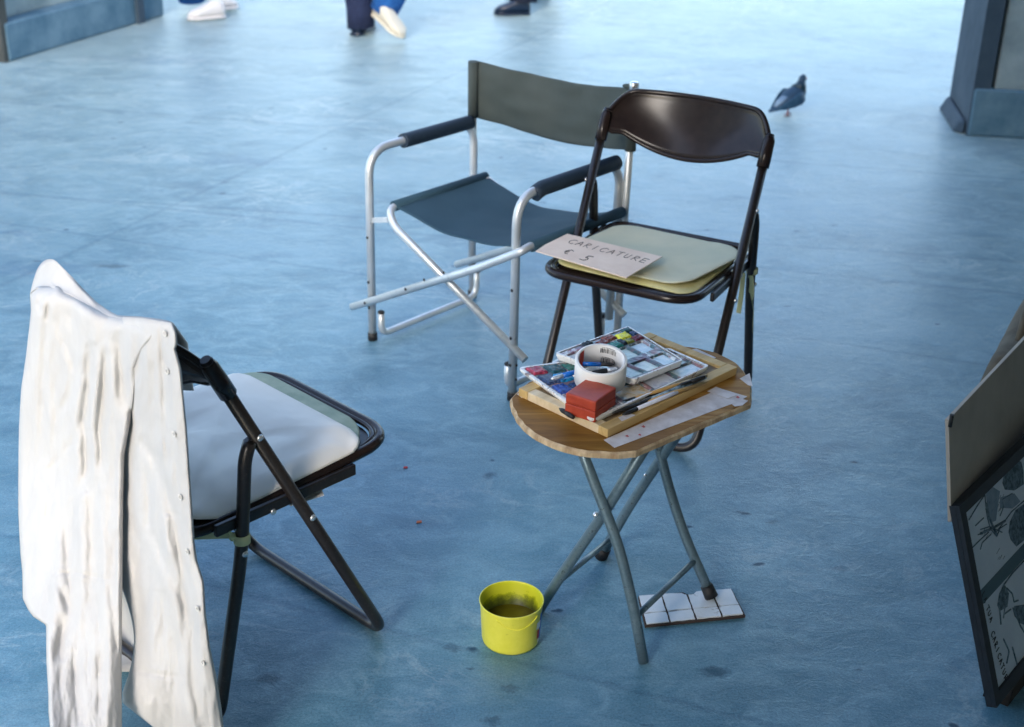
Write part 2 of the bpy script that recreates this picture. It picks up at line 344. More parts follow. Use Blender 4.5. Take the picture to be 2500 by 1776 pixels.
# ------------------------------------------------------------------ mesh builder
class MB:
    def __init__(s): s.v = []; s.f = []; s.sm = []
    def add(s, vs, fs, smooth=True):
        o = len(s.v); s.v += [Vector(p) for p in vs]
        for f in fs: s.f.append([i+o for i in f]); s.sm.append(smooth)
    def box(s, c, d, rz=0, smooth=False, mtx=None):
        hx, hy, hz = d[0]/2, d[1]/2, d[2]/2
        m = mtx or Matrix.Translation(c) @ Matrix.Rotation(rz, 4, 'Z')
        vs = [m @ Vector((x*hx, y*hy, z*hz)) for z in (-1, 1) for x, y in ((-1, -1), (1, -1), (1, 1), (-1, 1))]
        s.add(vs, [(3, 2, 1, 0), (4, 5, 6, 7), (0, 1, 5, 4), (1, 2, 6, 5), (2, 3, 7, 6), (3, 0, 4, 7)], smooth)
    def bar(s, a, b, w, h, up=(0, 0, 1)):
        a, b = Vector(a), Vector(b); d = (b-a); L = d.length; x = d.normalized(); up = Vector(up)
        y = up.cross(x).normalized(); z = x.cross(y)
        m = Matrix((x, y, z)).transposed().to_4x4(); m.translation = (a+b)/2
        s.box(None, (L, w, h), mtx=m)
    def prism(s, pts, z0, z1, smooth=False):
        n = len(pts)
        vs = [(p[0], p[1], z0) for p in pts]+[(p[0], p[1], z1) for p in pts]
        s.add(vs, [list(range(n))[::-1], list(range(n, 2*n))]+[(i, (i+1) % n, n+(i+1) % n, n+i) for i in range(n)], smooth)
    def tube(s, pts, r, seg=12, bend=0, closed=False, cap=True, radii=None):
        P = [Vector(p) for p in pts]
        if bend:
            Q = []; n = len(P)
            for i, p in enumerate(P):
                if not closed and i in (0, n-1): Q.append(p); continue
                a = P[i-1]; b = P[(i+1) % n]
                da = (a-p); db = (b-p); k = min(bend, da.length*.49, db.length*.49)
                A = p+da.normalized()*k; B = p+db.normalized()*k
                for j in range(8):
                    t = j/7; Q.append(A*(1-t)**2+p*2*t*(1-t)+B*t*t)
            P = Q
        n = len(P)
        if radii is None: radii = [r]*n
        ring = []; up = None
        for i, p in enumerate(P):
            if closed: d = (P[(i+1) % n]-P[i-1])
            else: d = P[min(i+1, n-1)]-P[max(i-1, 0)]
            d.normalize()
            if up is None:
                up = Vector((0, 0, 1)) if abs(d.z) < .9 else Vector((1, 0, 0))
            up = (up-d*up.dot(d)).normalized(); sd_ = d.cross(up)
            ring.append([p+(up*math.cos(a)+sd_*math.sin(a))*radii[i] for a in (2*PI*k/seg for k in range(seg))])
        vs = [q for rg in ring for q in rg]; fs = []
        for i in range(n if closed else n-1):
            j = (i+1) % n
            for k in range(seg):
                k2 = (k+1) % seg; fs.append((i*seg+k, j*seg+k, j*seg+k2, i*seg+k2))
        s.add(vs, fs)
        if cap and not closed:
            s.add(ring[0], [list(range(seg))], False); s.add(ring[-1], [list(range(seg))[::-1]], False)
    def lathe(s, prof, c=(0, 0, 0), seg=48, smooth=True):
        c = Vector(c); vs = []; n = len(prof)
        for k in range(seg):
            a = 2*PI*k/seg
            vs += [c+Vector((r*math.cos(a), r*math.sin(a), z)) for r, z in prof]
        fs = [(k*n+i, ((k+1) % seg)*n+i, ((k+1) % seg)*n+i+1, k*n+i+1) for k in range(seg) for i in range(n-1)]
        s.add(vs, fs, smooth)
    def ball(s, c, r, seg=16, rings=8, mtx=None):
        c = Vector(c); r = Vector(r if hasattr(r, '__len__') else (r, r, r)); vs = []
        for i in range(rings+1):
            th = PI*i/rings
            for k in range(seg):
                a = 2*PI*k/seg; q = Vector((r.x*math.sin(th)*math.cos(a), r.y*math.sin(th)*math.sin(a), r.z*math.cos(th)))
                vs.append(c+((mtx @ q) if mtx else q))
        s.add(vs, [(i*seg+k, (i+1)*seg+k, (i+1)*seg+(k+1) % seg, i*seg+(k+1) % seg) for i in range(rings) for k in range(seg)])
    def grid(s, fn, nu, nv, smooth=True):
        vs = [fn(i/nu, j/nv) for j in range(nv+1) for i in range(nu+1)]
        s.add(vs, [(j*(nu+1)+i, j*(nu+1)+i+1, (j+1)*(nu+1)+i+1, (j+1)*(nu+1)+i) for j in range(nv) for i in range(nu)], smooth)
    def build(s, name, m, parent=None, world=False, bevel=0, solid=0, subsurf=0, label=None):
        me = bpy.data.meshes.new(name)
        vs = s.v
        if world and parent:
            q = parent
            mt = q.matrix_basis.copy()
            if q.parent: mt = q.parent.matrix_basis @ mt
            inv = mt.inverted(); vs = [inv @ v for v in vs]
        me.from_pydata([tuple(v) for v in vs], [], s.f)
        me.polygons.foreach_set('use_smooth', s.sm)
        me.materials.append(m)
        bm = bmesh.new(); bm.from_mesh(me)
        bmesh.ops.remove_doubles(bm, verts=bm.verts, dist=1e-6)
        if not solid: bmesh.ops.recalc_face_normals(bm, faces=bm.faces)
        bm.to_mesh(me); bm.free()
        o = bpy.data.objects.new(name, me); C.objects.link(o)
        if parent: o.parent = parent
        if label: o['label'] = label
        if solid:
            md = o.modifiers.new('thickness', 'SOLIDIFY'); md.thickness = solid; md.offset = 0
        if bevel:
            md = o.modifiers.new('bevel', 'BEVEL'); md.width = bevel; md.segments = 3; md.limit_method = 'ANGLE'
        if subsurf:
            md = o.modifiers.new('sub', 'SUBSURF'); md.levels = subsurf; md.render_levels = subsurf
        return o
def tag(o, label=None, cat=None, group=None, kind=None):
    if label: o['label'] = label
    if cat: o['category'] = cat
    if group: o['group'] = group
    if kind: o['kind'] = kind
    return o
def thing(name, label, cat, loc=(0, 0, 0), rz=0, group=None):
    o = bpy.data.objects.new(name, None); C.objects.link(o)
    o.location = loc; o.rotation_euler = (0, 0, rz); o.empty_display_size = .05
    o.matrix_basis = Matrix.Translation(loc) @ Matrix.Rotation(rz, 4, 'Z')
    return tag(o, label, cat, group)
def rounded(pts, rads, n=6):
    out = []; m = len(pts)
    for i in range(m):
        p = Vector(pts[i]); a = Vector(pts[i-1])-p; b = Vector(pts[(i+1) % m])-p
        k = min(rads[i] if hasattr(rads, '__len__') else rads, a.length*.49, b.length*.49)
        A = p+a.normalized()*k; B = p+b.normalized()*k
        for j in range(n+1):
            t = j/n; out.append(A*(1-t)**2+p*2*t*(1-t)+B*t*t)
    return out
def lerp_poly(poly, y):
    if y <= poly[0][1]: return poly[0][0]
    for (x0, y0), (x1, y1) in zip(poly, poly[1:]):
        if y <= y1: return x0+(x1-x0)*(y-y0)/(y1-y0) if y1 > y0 else x1
    return poly[-1][0]
def seg_dist(p, a, b):
    ax, ay = a; bx, by = b; px, py = p
    dx, dy = bx-ax, by-ay; L = dx*dx+dy*dy
    t = 0 if L == 0 else max(0, min(1, ((px-ax)*dx+(py-ay)*dy)/L))
    qx, qy = ax+t*dx, ay+t*dy
    d = math.hypot(px-qx, py-qy); sgn = 1 if dx*(py-ay)-dy*(px-ax) > 0 else -1
    return d, sgn, t

# ================================================================== SETTING
g = MB()
g.grid(lambda u, v: Vector((-60+120*u, -60+120*v, 0)), 40, 40)
fl = g.build('ground', M['floor']); tag(fl, 'smooth blue grey stone paving with veins and dark spots', None, None, 'structure')

# stone block top left: long plinth running away, with a near end face
a0 = at(25, 152); a1 = at(402, 38)
dirn = (a1-a0).normalized(); nrm = Vector((-dirn.y, dirn.x, 0))
blk = thing('stone_wall', 'blue grey stone wall base with stepped plinth at the far left', 'wall', (a0.x, a0.y, 0), math.atan2(dirn.y, dirn.x))
Lw = (a1-a0).length
m = MB(); m.box((Lw/2, .5, .09), (Lw, 1.0, .18)); m.build('plinth', M['stone_blue'], blk, bevel=.012)
m = MB(); m.box((Lw/2, .54, 1.6), (Lw-.08, .92, 2.86)); m.build('wall_block', M['stone'], blk, bevel=.02)
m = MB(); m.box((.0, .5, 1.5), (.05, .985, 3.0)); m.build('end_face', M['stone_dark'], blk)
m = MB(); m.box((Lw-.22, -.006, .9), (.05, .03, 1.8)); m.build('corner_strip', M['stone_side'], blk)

# stone pier top right with a battered plinth
p0 = at(2362, 333); 
pier = thing('stone_pier', 'large grey stone pier with moulded base at the upper right', 'pier', (p0.x, p0.y, 0), R(-6))
m = MB()
m.box((.62, .24, .10), (1.24, .48, .20)); m.build('plinth', M['stone_blue'], pier, bevel=.01)
m = MB(); m.box((.66, .24, .52), (1.16, .44, .66)); m.build('pier_shaft', M['stone'], pier, bevel=.01)
m = MB(); m.box((.66, .24, .875), (1.2, .47, .05)); m.build('moulding', M['stone'], pier, bevel=.015)
m = MB(); m.box((.68, .24, 2.0), (1.10, .42, 2.2)); m.build('pier_body', M['stone'], pier, bevel=.01)
m = MB()
m.box((.03, .24, 1.5), (.07, .46, 3.0))
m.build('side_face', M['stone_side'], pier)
m = MB()
m.add([(-.012, .02, 0), (-.055, .06, 0), (-.055, .42, 0), (-.012, .44, 0), (-.012, .03, .06), (-.03, .06, .05), (-.03, .42, .05), (-.012, .44, .06)],
      [(0, 4, 5, 1), (1, 5, 6, 2), (2, 6, 7, 3), (4, 7, 6, 5), (0, 3, 7, 4), (0, 1, 2, 3)], False)
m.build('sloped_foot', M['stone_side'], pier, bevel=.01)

# masses out of view, added to shade the foreground and darken reflections
arc = thing('occluder', 'plastered arcade wall and vault, added out of view to darken the foreground', 'occluder', (0, 0, 0))
m = MB(); m.box((1.5, -.35, 1.2), (.4, 3.9, 2.2)); m.box((3.0, 2.0, 1.2), (.5, 5.6, 2.2)); m.build('wall', M['plaster'], arc, bevel=.02)  # unseen walls added to cut light from the right
def facade(name, label, x0, x1, y0, y1, h, face, storeys=4, bay=2.6):
    # unseen building added to block light, with storeys of windows on one side
    t = thing(name, label, 'building', ((x0+x1)/2, (y0+y1)/2, 0)); cx, cy = (x0+x1)/2, (y0+y1)/2
    m = MB(); m.box((0, 0, h/2), (x1-x0, y1-y0, h)); m.build('wall', M['facade'], t)
    m = MB(); m.box((0, 0, h+.15), (x1-x0+.8, y1-y0+.8, .3)); m.build('roof', M['roof'], t)
    L = (y1-y0) if face in ('+x', '-x') else (x1-x0); nb = int(L/bay)
    for i in range(nb):
        for k in range(storeys):
            c = -L/2+bay*(i+.5)+(L-nb*bay)/2; z = 1.9+k*(h-1.5)/storeys
            px = (x1-x0)/2+.02 if face == '+x' else -(x1-x0)/2-.02 if face == '-x' else c
            py = (y1-y0)/2+.02 if face == '+y' else -(y1-y0)/2-.02 if face == '-y' else c
            d = (.08, 1.0, 1.7) if face in ('+x', '-x') else (1.0, .08, 1.7)
            m = MB(); m.box((px, py, z), d); w_ = m.build('window', M['glass'], t)
            m = MB(); m.box((px, py, z-.93), (d[0]+.12, d[1]+.2 if d[1] > .5 else d[1]+.12, .12) if d[0] < .5 else (d[0]+.2, d[1]+.12, .12)); m.build('sill', M['stone'], w_)
    return t
facade('blocker_building', 'unseen building behind the viewpoint, added to keep that side dark', 2.2, 22, -9, -3.2, 11, '+y')  # added out of view so this direction stays dark
facade('blocker_building', 'unseen building on the left, added to darken the chair back reflection', -15, -6.5, -7, 0, 7.5, '+x')  # added out of view to give the backrest something dark to reflect
m = MB(); m.box((.85, -1.55, 1.6), (4.3, 1.1, 3.2)); m.box((.85, -1.55, .15), (4.42, 1.22, .3)); m.build('sun_blocker', M['stone'], arc, bevel=.02)  # unseen mass added to keep sun off the near right paving
m = MB(); m.box((2.6, 1.35, 2.35), (4.9, 6.9, .2)); m.box((-.33, .2, 2.35), (.96, 4.4, .2)); m.build('sky_blocker', M['plaster'], arc, bevel=.02)  # overhead slabs added out of view to block the sky

# ================================================================== BROWN FOLDING CHAIRS
CW, YF, RT = .212, .194, .0115
def frame_pt(z, side=1): 
    t = (z-.0115)/(.642-.0115); return Vector((side*CW, YF+(-.126-YF)*t, z))
def folding_chair(label, loc, rz, dtop=0):
    t = thing('folding_chair', label, 'folding chair', loc, rz, 'brown folding chairs')
    # front frame: both long tubes and the floor bar are one bent tube
    top = .70
    m = MB(); m.tube([frame_pt(top, 1), frame_pt(.0115, 1), frame_pt(.0115, -1), frame_pt(top, -1)], RT, 14, bend=.05)
    m.build('front_frame', M['brown'], t)
    # rear frame
    pts = []
    def rear(s): return [Vector((s*(CW+.0), -.085, .533)), Vector((s*(CW+.002), -.099, .505)), Vector((s*(CW+.002), -.106, .44)), Vector((s*(CW), -.117, .33)), Vector((s*CW, -.19, .0115))]
    a = rear(1); b = rear(-1)[::-1]
    m = MB(); m.tube(a+b, RT, 14, bend=.045); m.build('rear_frame', M['brown'], t)
    # pivots and rivets
    for s in (1, -1):
        m = MB(); m.bar((s*(CW+.0), -.070, .537), (s*(CW+.0), -.092, .530), .010, .016); m.build('pivot_bracket', M['brown'], t)
        for (y, z, dx_) in ((-.0735, .540, .0125), (.026, .345, .0125), (-.118, .336, .0125), (-.045, .381, -.003)):
            m = MB(); m.ball((s*(CW+dx_), y, z), (.004, .0062, .0062), 12, 6); m.build('rivet', M['rivet'], t)
    # seat: pan with a rolled rim
    zf, zb = .412, .392
    def zz(y): return zb+(zf-zb)*(y+.205)/.45
    out = rounded([(.190, .245), (-.190, .245), (-.190, -.205), (.190, -.205)], [.075, .075, .05, .05], 8)
    inn = [p*.93 for p in out]
    m = MB(); n = len(out)
    vs = [(p.x, p.y, zz(p.y)-.004) for p in inn]
    m.add(vs+[(p.x*.985, p.y*.985, zz(p.y)-.012) for p in inn], [list(range(n)), list(range(n, 2*n))[::-1]]+[(i, (i+1) % n, n+(i+1) % n, n+i) for i in range(n)], False)
    seat = m.build('seat', M['brown_plastic'], t)
    m = MB(); m.tube([(p.x, p.y, zz(p.y)-.002) for p in out], .0105, 10, closed=True)
    m.build('rim', M['brown_plastic'], seat)
    m = MB(); m.tube([(p.x*.955, p.y*.955, zz(p.y)+.001) for p in out], .0055, 8, closed=True); m.build('bead', M['brown_plastic'], seat)
    for s in (1, -1):
        m = MB(); m.box((s*.203, -.01, .389), (.010, .30, .022)); m.build('side_rail', M['brown'], t, bevel=.003)
    # backrest: curved plastic panel that sleeves over the tube ends
    m = MB()
    nu, nv = 44, 12
    def back(u, v):
        x = -CW+2*CW*u; q = abs(x)/CW
        zt = .757 - dtop - .055*max(0, (q-.70)/.30)**2.2
        zl = .607 + .045*min(1, q/.78)**2.0 + (.004 if q > .9 else 0)
        z = zl+(zt-zl)*v
        y0 = frame_pt(min(z, .74)).y
        y = y0 - .050*(1-q**2.2) - .006*math.sin(PI*v)
        return Vector((x, y, z))
    m.grid(back, nu, nv)
    bk = m.build('backrest', M['brown_plastic'], t, solid=.009)
    m = MB(); m.tube([back(i/60, 1) for i in range(61)], .0068, 10); m.tube([back(i/60, 0) for i in range(61)], .0058, 10)
    m.build('edge_roll', M['brown_plastic'], bk)
    for s in (1, -1):
        m = MB(); P = [frame_pt(.632, s), frame_pt(.66, s), frame_pt(.69, s), frame_pt(.705, s)]
        m.tube(P, .0155, 14, radii=[.0155, .0155, .0145, .009]); m.build('sleeve', M['brown_plastic'], bk)
    return t
chR = folding_chair('brown folding chair facing the viewer with cream pad and cardboard price sign', (.3408, 3.2373, 0), 2.6665, .010)
chL = folding_chair('nearest brown folding chair, draped with the white shirt, white cloth on its seat', (-.5195, 2.2310, 0), -.7578, .030)
def wpt(t, p): return t.matrix_basis @ Vector(p)

def pad(name, label, cat, chair, outline, z0, th, m_, wav=.004, seed=0, tilt=(0, 0), n=34, dome=.0, lift=None):
    """soft flat cushion with a wavy surface, its own thickness and rounded edges"""
    t = thing(name, label, cat, chair.matrix_basis @ Vector((0, 0, z0)), chair.rotation_euler[2])
    pts = rounded(outline, .05, 6); cx = sum(p[0] for p in pts)/len(pts); cy = sum(p[1] for p in pts)/len(pts)
    k = len(pts); vs = []; rings = 14
    def surf(x, y, r, top):
        w = wav*(noise.noise(Vector((x*9+seed, y*9, seed)))+.6*noise.noise(Vector((x*23, y*23+seed, 3))))
        z = tilt[0]*x+tilt[1]*y+w+(lift(x, y) if lift else 0)
        e = math.sqrt(max(0, 1-r**10)); 
        return z+th/2+(th/2*e+dome*(1-r*r))*(1 if top else -1) if top else z+th/2-th/2*e
    for top in (1, 0):
        for j in range(rings+1):
            r = 1-(1-j/rings)**1.6
            for p in pts:
                x = cx+(p[0]-cx)*r; y = cy+(p[1]-cy)*r
                vs.append((x, y, surf(x, y, r, top)))
    fs = []; off = (rings+1)*k
    for j in range(rings):
        for i in range(k):
            i2 = (i+1) % k
            fs.append((j*k+i, (j+1)*k+i, (j+1)*k+i2, j*k+i2)); fs.append((off+j*k+i, off+j*k+i2, off+(j+1)*k+i2, off+(j+1)*k+i))
    m = MB(); m.add(vs, fs); o = m.build('pad_body', m_, t)
    return t
# right chair: yellowed foam below, cream felt above
pad('foam_layer', 'yellowed foam sheet under the cream pad, showing at its front corner', 'foam pad', chR, [(.185, .195), (-.180, .222), (-.185, -.10), (.150, -.12)], .403, .014, M['felt_yellow'], .002, 3, (0, .03))
padR = pad('seat_pad', 'cream green felt pad on the brown chair behind the table', 'seat pad', chR, [(.198, .192), (-.158, .208), (-.208, -.06), (-.14, -.125), (.15, -.14)], .418, .009, M['cushion_cream'], .004, 8, (0, .03), lift=lambda x, y: .010*max(0, -x-.1)/.1)
# left chair: green felt below, white cloth above
pad('felt_layer', 'pale green felt pad showing beneath the white cloth pad', 'seat pad', chL, [(.186, .165), (.12, .226), (-.175, .230), (-.205, .19), (-.205, -.20), (.186, -.18)], .404, .014, M['cushion_green'], .003, 5, (0, .03))
padL = pad('cloth_pad', 'puffy white cloth pad on the chair that holds the shirt', 'seat pad', chL, [(.198, .180), (-.20, .190), (-.20, -.20), (.192, -.19)], .417, .016, M['cushion_white'], .014, 11, (0, .03), dome=.004, lift=lambda x, y: -.012*max(0, (x-.12)/.07)**2)

# ribbons and tags on the chairs
rib = thing('ribbon_tie', 'pale ribbon knotted round the rear leg of the shirt chair', 'ribbon', wpt(chL, (CW, -.11, .36)), -.7578)
m = MB(); m.lathe([(.0128, -.009), (.0142, -.008), (.0142, .008), (.0128, .009)], (0, -.004, 0), 20); m.build('band', M['tape_green'], rib)
m = MB(); m.bar((-.012, -.012, .004), (-.045, -.115, .030), .002, .011); m.build('strand', M['tape_green'], rib)
m = MB(); m.ball((-.006, -.018, .006), (.006, .007, .008), 10, 6); m.bar((-.006, -.018, .006), (-.004, -.026, .020), .003, .006); m.build('knot', M['tape_green'], rib)
rib2 = thing('ribbon_wrap', 'pale yellow green ribbon hanging down the rear leg of the chair facing the viewer', 'ribbon', wpt(chR, (-CW, -.115, .36)), 2.6665)
m = MB(); m.lathe([(.0135, -.008), (.015, -.006), (.015, .006), (.0135, .008)], (-.001, -.003, .010), 20); m.build('band', M['tape_green'], rib2)
m = MB()
def strip(mb, pts, w):
    pts = [Vector(p) for p in pts]
    for a, b in zip(pts, pts[1:]): mb.bar(a, b, .0016, w, up=(1, 0, .3))
strip(m, [(.014, .016, .008), (.014, .016, -.05), (.016, .018, -.10)], .012)
strip(m, [(-.004, .012, .002), (-.008, .005, -.045), (-.003, -.006, -.075), (-.006, -.016, -.10), (-.004, -.029, -.165)], .013)
m.build('tail', M['tape_green'], rib2)
tg = thing('paper_tag', 'small white paper corner sticking out under the shirt chair seat', 'paper', wpt(chL, (.15, .045, .378)), -.7578)
m = MB(); m.prism([(.045, -.045), (.058, .02), (.03, .035), (.01, -.01)], -.012, -.0105); m.build('sheet', M['label_white'], tg)
tg2 = thing('paper_tag', 'small white paper corner hanging below the seat edge behind the table', 'paper', wpt(chR, (-.2, .0, .372)), 2.6665)
m = MB(); m.add([(-.005, .02, 0), (-.005, -.03, .004), (-.006, -.028, -.028), (-.006, .0, -.024), (-.007, .02, 0), (-.007, -.03, .004), (-.008, -.028, -.028), (-.008, .0, -.024)], [(0, 1, 2, 3), (7, 6, 5, 4), (0, 4, 5, 1), (1, 5, 6, 2), (2, 6, 7, 3), (3, 7, 4, 0)], False)
m.build('sheet', M['label_white'], tg2)

# ================================================================== handwriting
GL = {'C': [[(.9, .85), (.6, 1), (.2, .8), (.05, .4), (.25, .05), (.6, 0), (.85, .15)]],
      'A': [[(0, 0), (.45, 1), (.8, 0)], [(.18, .38), (.72, .40)]],
      'R': [[(.1, 0), (.15, 1), (.6, .98), (.72, .72), (.15, .5), (.8, 0)]],
      'I': [[(.3, 0), (.35, 1)]],
      'T': [[(0, .95), (.85, 1)], [(.45, .98), (.40, 0)]],
      'U': [[(.1, 1), (.08, .25), (.35, 0), (.65, .2), (.72, 1)]],
      'E': [[(.8, .97), (.12, 1), (.1, 0), (.8, .03)], [(.1, .52), (.68, .5)]],
      'L': [[(.1, 1), (.1, 0), (.7, .02)]],
      '5': [[(.85, 1), (.35, .98), (.25, .58), (.6, .6), (.72, .3), (.45, .02), (.0, .1)]],
      'e': [[(.9, .85), (.55, 1), (.2, .75), (.15, .35), (.4, .02), (.8, .08)], [(-.02, .6), (.55, .62)], [(-.02, .42), (.5, .42)]],
      '1': [[(.1, .7), (.45, 1), (.4, 0)]], '2': [[(.1, .8), (.4, 1), (.7, .75), (.1, 0), (.8, .02)]], '3': [[(.1, .95), (.6, 1), (.35, .55), (.7, .3), (.1, .02)]],
      'F': [[(.8, 1), (.1, 1), (.1, 0)], [(.1, .5), (.65, .52)]], 'O': [[(.4, 1), (.05, .5), (.4, 0), (.75, .5), (.4, 1)]], 'M': [[(0, 0), (.1, 1), (.45, .4), (.8, 1), (.9, 0)]]}
def write(mb, text, o, dx, dy, nrm_, h, adv, w, rnd=random.Random(3), jit=.05):
    """text as thin raised strokes; o origin, dx/dy unit vectors in the surface, nrm_ its normal"""
    o = Vector(o); x = 0
    for ch in text:
        if ch == ' ': x += adv*.6; continue
        ang = rnd.uniform(-jit, jit); sx = h*.72*rnd.uniform(.9, 1.1)
        for st in GL[ch]:
            pts = [o+dx*(x+px*sx)+dy*((py+ang*px)*h) for px, py in st]
            mb.tube([p+nrm_*w*.15 for p in pts], w, 5, bend=h*.08 if len(pts) > 2 else 0)
        x += adv
# sign
zS = .452
cs = [at(1308, 613, zS+.0), at(1332, 598, zS), at(1385, 571, zS+.003), at(1616, 630, zS), at(1529, 678, zS)]
sg = thing('cardboard_sign', 'pinkish cardboard price sign handwritten CARICATURE with a five euro price', 'sign', ((cs[0]+cs[3])/2).to_tuple(), 0)
m = MB()
top = [cs[0], cs[1], cs[2], cs[3], cs[4]]
pl_n = (cs[4]-cs[0]).cross(cs[2]-cs[0]).normalized()
if pl_n.z < 0: pl_n = -pl_n
top = [p-pl_n*((p-cs[0]).dot(pl_n)) for p in top]
m.add(top+[p-pl_n*.0025 for p in top], [(0, 1, 2, 3, 4), (9, 8, 7, 6, 5)]+[(i, (i+1) % 5, 5+(i+1) % 5, 5+i) for i in range(5)], False)
m.build('card', M['card'], sg, world=True)
def onS(u, v): return on(u, v, cs[0], pl_n)
m = MB()
A = onS(1385, 592); B = onS(1565, 640); dx = (B-A).normalized(); dy = pl_n.cross(dx).normalized()
hh = (onS(1385, 592)-onS(1398, 577)).length
write(m, 'CARICATURE', A-dy*.002, dx, dy, pl_n, .026, (B-A).length/9.3, .0009)
A = onS(1372, 618); write(m, 'e', A, dx, dy, pl_n, .028, .03, .0011)
A = onS(1413, 634); write(m, '5', A, dx, dy, pl_n, .032, .03, .0013)
m.build('lettering', M['ink'], sg, world=True)

# ================================================================== DIRECTOR CHAIR
dc = thing('director_chair', 'aluminium director chair with green canvas back and blue green sling seat', 'director chair', (-.0602, 3.5672, 0), -.7196)
hw, hd, ah = .261, .2025, .546
r = .0115
for s in (-1, 1):
    sx = s*hw
    m = MB(); m.tube([(sx, -hd, .014), (sx, -hd, ah), (sx, hd-.0, ah), (sx-s*.004, hd-.008, .10)], r, 14, bend=.075); m.build('arm_tube', M['alu'], dc)
    m = MB(); m.tube([(sx-s*.026, -hd+.01, .085), (sx-s*.026, -hd+.01, .022), (sx-s*.026, hd-.01, .022), (sx-s*.026, hd-.01, .10)], .0095, 12, bend=.04); m.build('floor_runner', M['alu'], dc)
    for y in (-hd+.01, hd-.01):
        m = MB(); m.ball((sx-s*.026, y, .104 if y > 0 else .088), (.016, .016, .007) if y > 0 else (.010, .010, .006), 14, 6); m.build('end_cap', M['rubber'], dc)
    for y in (-hd, hd+.012):
        m = MB(); m.tube([(sx+(0 if y < 0 else s*.012), y, 0), (sx+(0 if y < 0 else s*.012), y, .022)], .0135, 12); m.build('foot_cap', M['rubber'], dc)
    m = MB(); m.tube([(sx+s*.012, hd+.012, .014), (sx+s*.014, hd+.012, .40), (sx+s*.018, hd+.014, .704 if s < 0 else .730)], r*.92, 14); m.build('back_post', M['alu'], dc)
    # foam grip
    m = MB(); P = [(sx, -hd+.125+i*.012, ah-.001) for i in range(0, 23)]
    if s > 0: P = [(sx, -hd+.062+i*.0148, ah-(.010 if i == 0 else .004 if i == 1 else 0)) for i in range(0, 23)]
    m.tube(P, .0195, 18); m.build('arm_grip', M['foam'], dc)
    m = MB()
    for z in (.10, .175, .305): m.ball((sx, -hd-.0115, z), (.0045, .002, .0045), 10, 5)
    for z in (.06, .10): m.ball((sx+s*.012, -hd+.0, z), (.003, .004, .004), 10, 5)
    m.build('screw', M['rubber'], dc)
# crossed tubes (each one bent tube: lower front, up, along the seat edge, down at the back)
LA = [Vector((.305, -hd-.004, .128)), Vector((-.165, -hd-.004, .362)), Vector((-.200, -hd+.012, .397)), Vector((-.200, hd-.02, .40)), Vector((-.165, hd-.002, .372)), Vector((.304, hd-.002, .123))]
m = MB(); m.tube(LA, .0105, 14, bend=.035); m.build('cross_tube', M['alu'], dc)
LB = [Vector((-.312, -hd-.026, .092)), Vector((.15, -hd-.026, .335)), Vector((.282, -hd-.004, .412)), Vector((.285, -hd+.02, .418)), Vector((.285, hd-.02, .415)), Vector((.15, hd-.022, .335)), Vector((-.305, hd-.022, .105))]
m = MB(); m.tube(LB, .0105, 14, bend=.035); m.build('cross_tube', M['alu'], dc)
for (x, z) in ((-.02, .260), (.05, .300), (-.09, .213), (-.25, .125)):
    m = MB(); m.ball((x, -hd-.037, z), (.0042, .002, .0042), 10, 5); m.build('rivet', M['rubber'], dc)
m = MB(); m.bar((-.261, -hd, .352), (-.19, -hd-.002, .372), .004, .014); m.build('link', M['alu'], dc)
# canvas seat
def seatf(u, v):
    x = -.212+.510*u; y = -hd+.030+(2*hd-.045)*v
    z = .402+.018*u-.043*math.sin(PI*u)**1.1 + .005*math.sin(14*u+5*v)*math.sin(PI*u)*.5+.003*noise.noise(Vector((x*14, y*14, 2)))
    y += .012*math.sin(PI*u)*(1 if v < .5 else -1)*(abs(v-.5)*2)
    return Vector((x, y, z))
m = MB(); m.grid(seatf, 44, 28); m.build('seat_canvas', M['canvas_teal'], dc, solid=.0025)
for s, x, z in ((-1, -.2005, .399), (1, .2855, .4165)):
    m = MB(); m.tube([(x, -hd+.030, z), (x, hd-.014, z)], .0142, 14); m.build('seat_hem', M['canvas_teal'], dc)
def backf(u, v):
    x = -.285+.570*u; s = math.sin(PI*u)
    zt = .709+.028*u-.030*s**1.2; zl = .548+.026*u-.036*s**1.1
    z = zl+(zt-zl)*v
    y = hd+.014+.006+.058*s-.006*math.sin(PI*v) + .0035*noise.noise(Vector((x*13, 1, z*26)))*2
    w = (v-.5)
    y += .004*math.sin(9*u+4*v)
    return Vector((x, y, z))
m = MB(); m.grid(backf, 50, 22); bc = m.build('back_canvas', M['canvas_green'], dc, solid=.003)
for s in (-1, 1):
    m = MB(); m.tube([(s*.279, hd+.014, .550 if s < 0 else .575), (s*.280, hd+.014, .708 if s < 0 else .735)], .0148, 14); m.build('back_hem', M['canvas_green'], dc)
m = MB(); m.tube([(hw+.018, hd+.014, .728), (hw+.018, hd+.014, .752)], .0125, 14); m.ball((hw+.018, hd+.014, .752), (.0125, .0125, .004), 14, 6); m.build('post_tip', M['rivet'], dc)
m = MB(); m.ball((.255, hd+.02, .738), (.016, .012, .006), 12, 6); m.build('canvas_tuck', M['canvas_green'], dc)

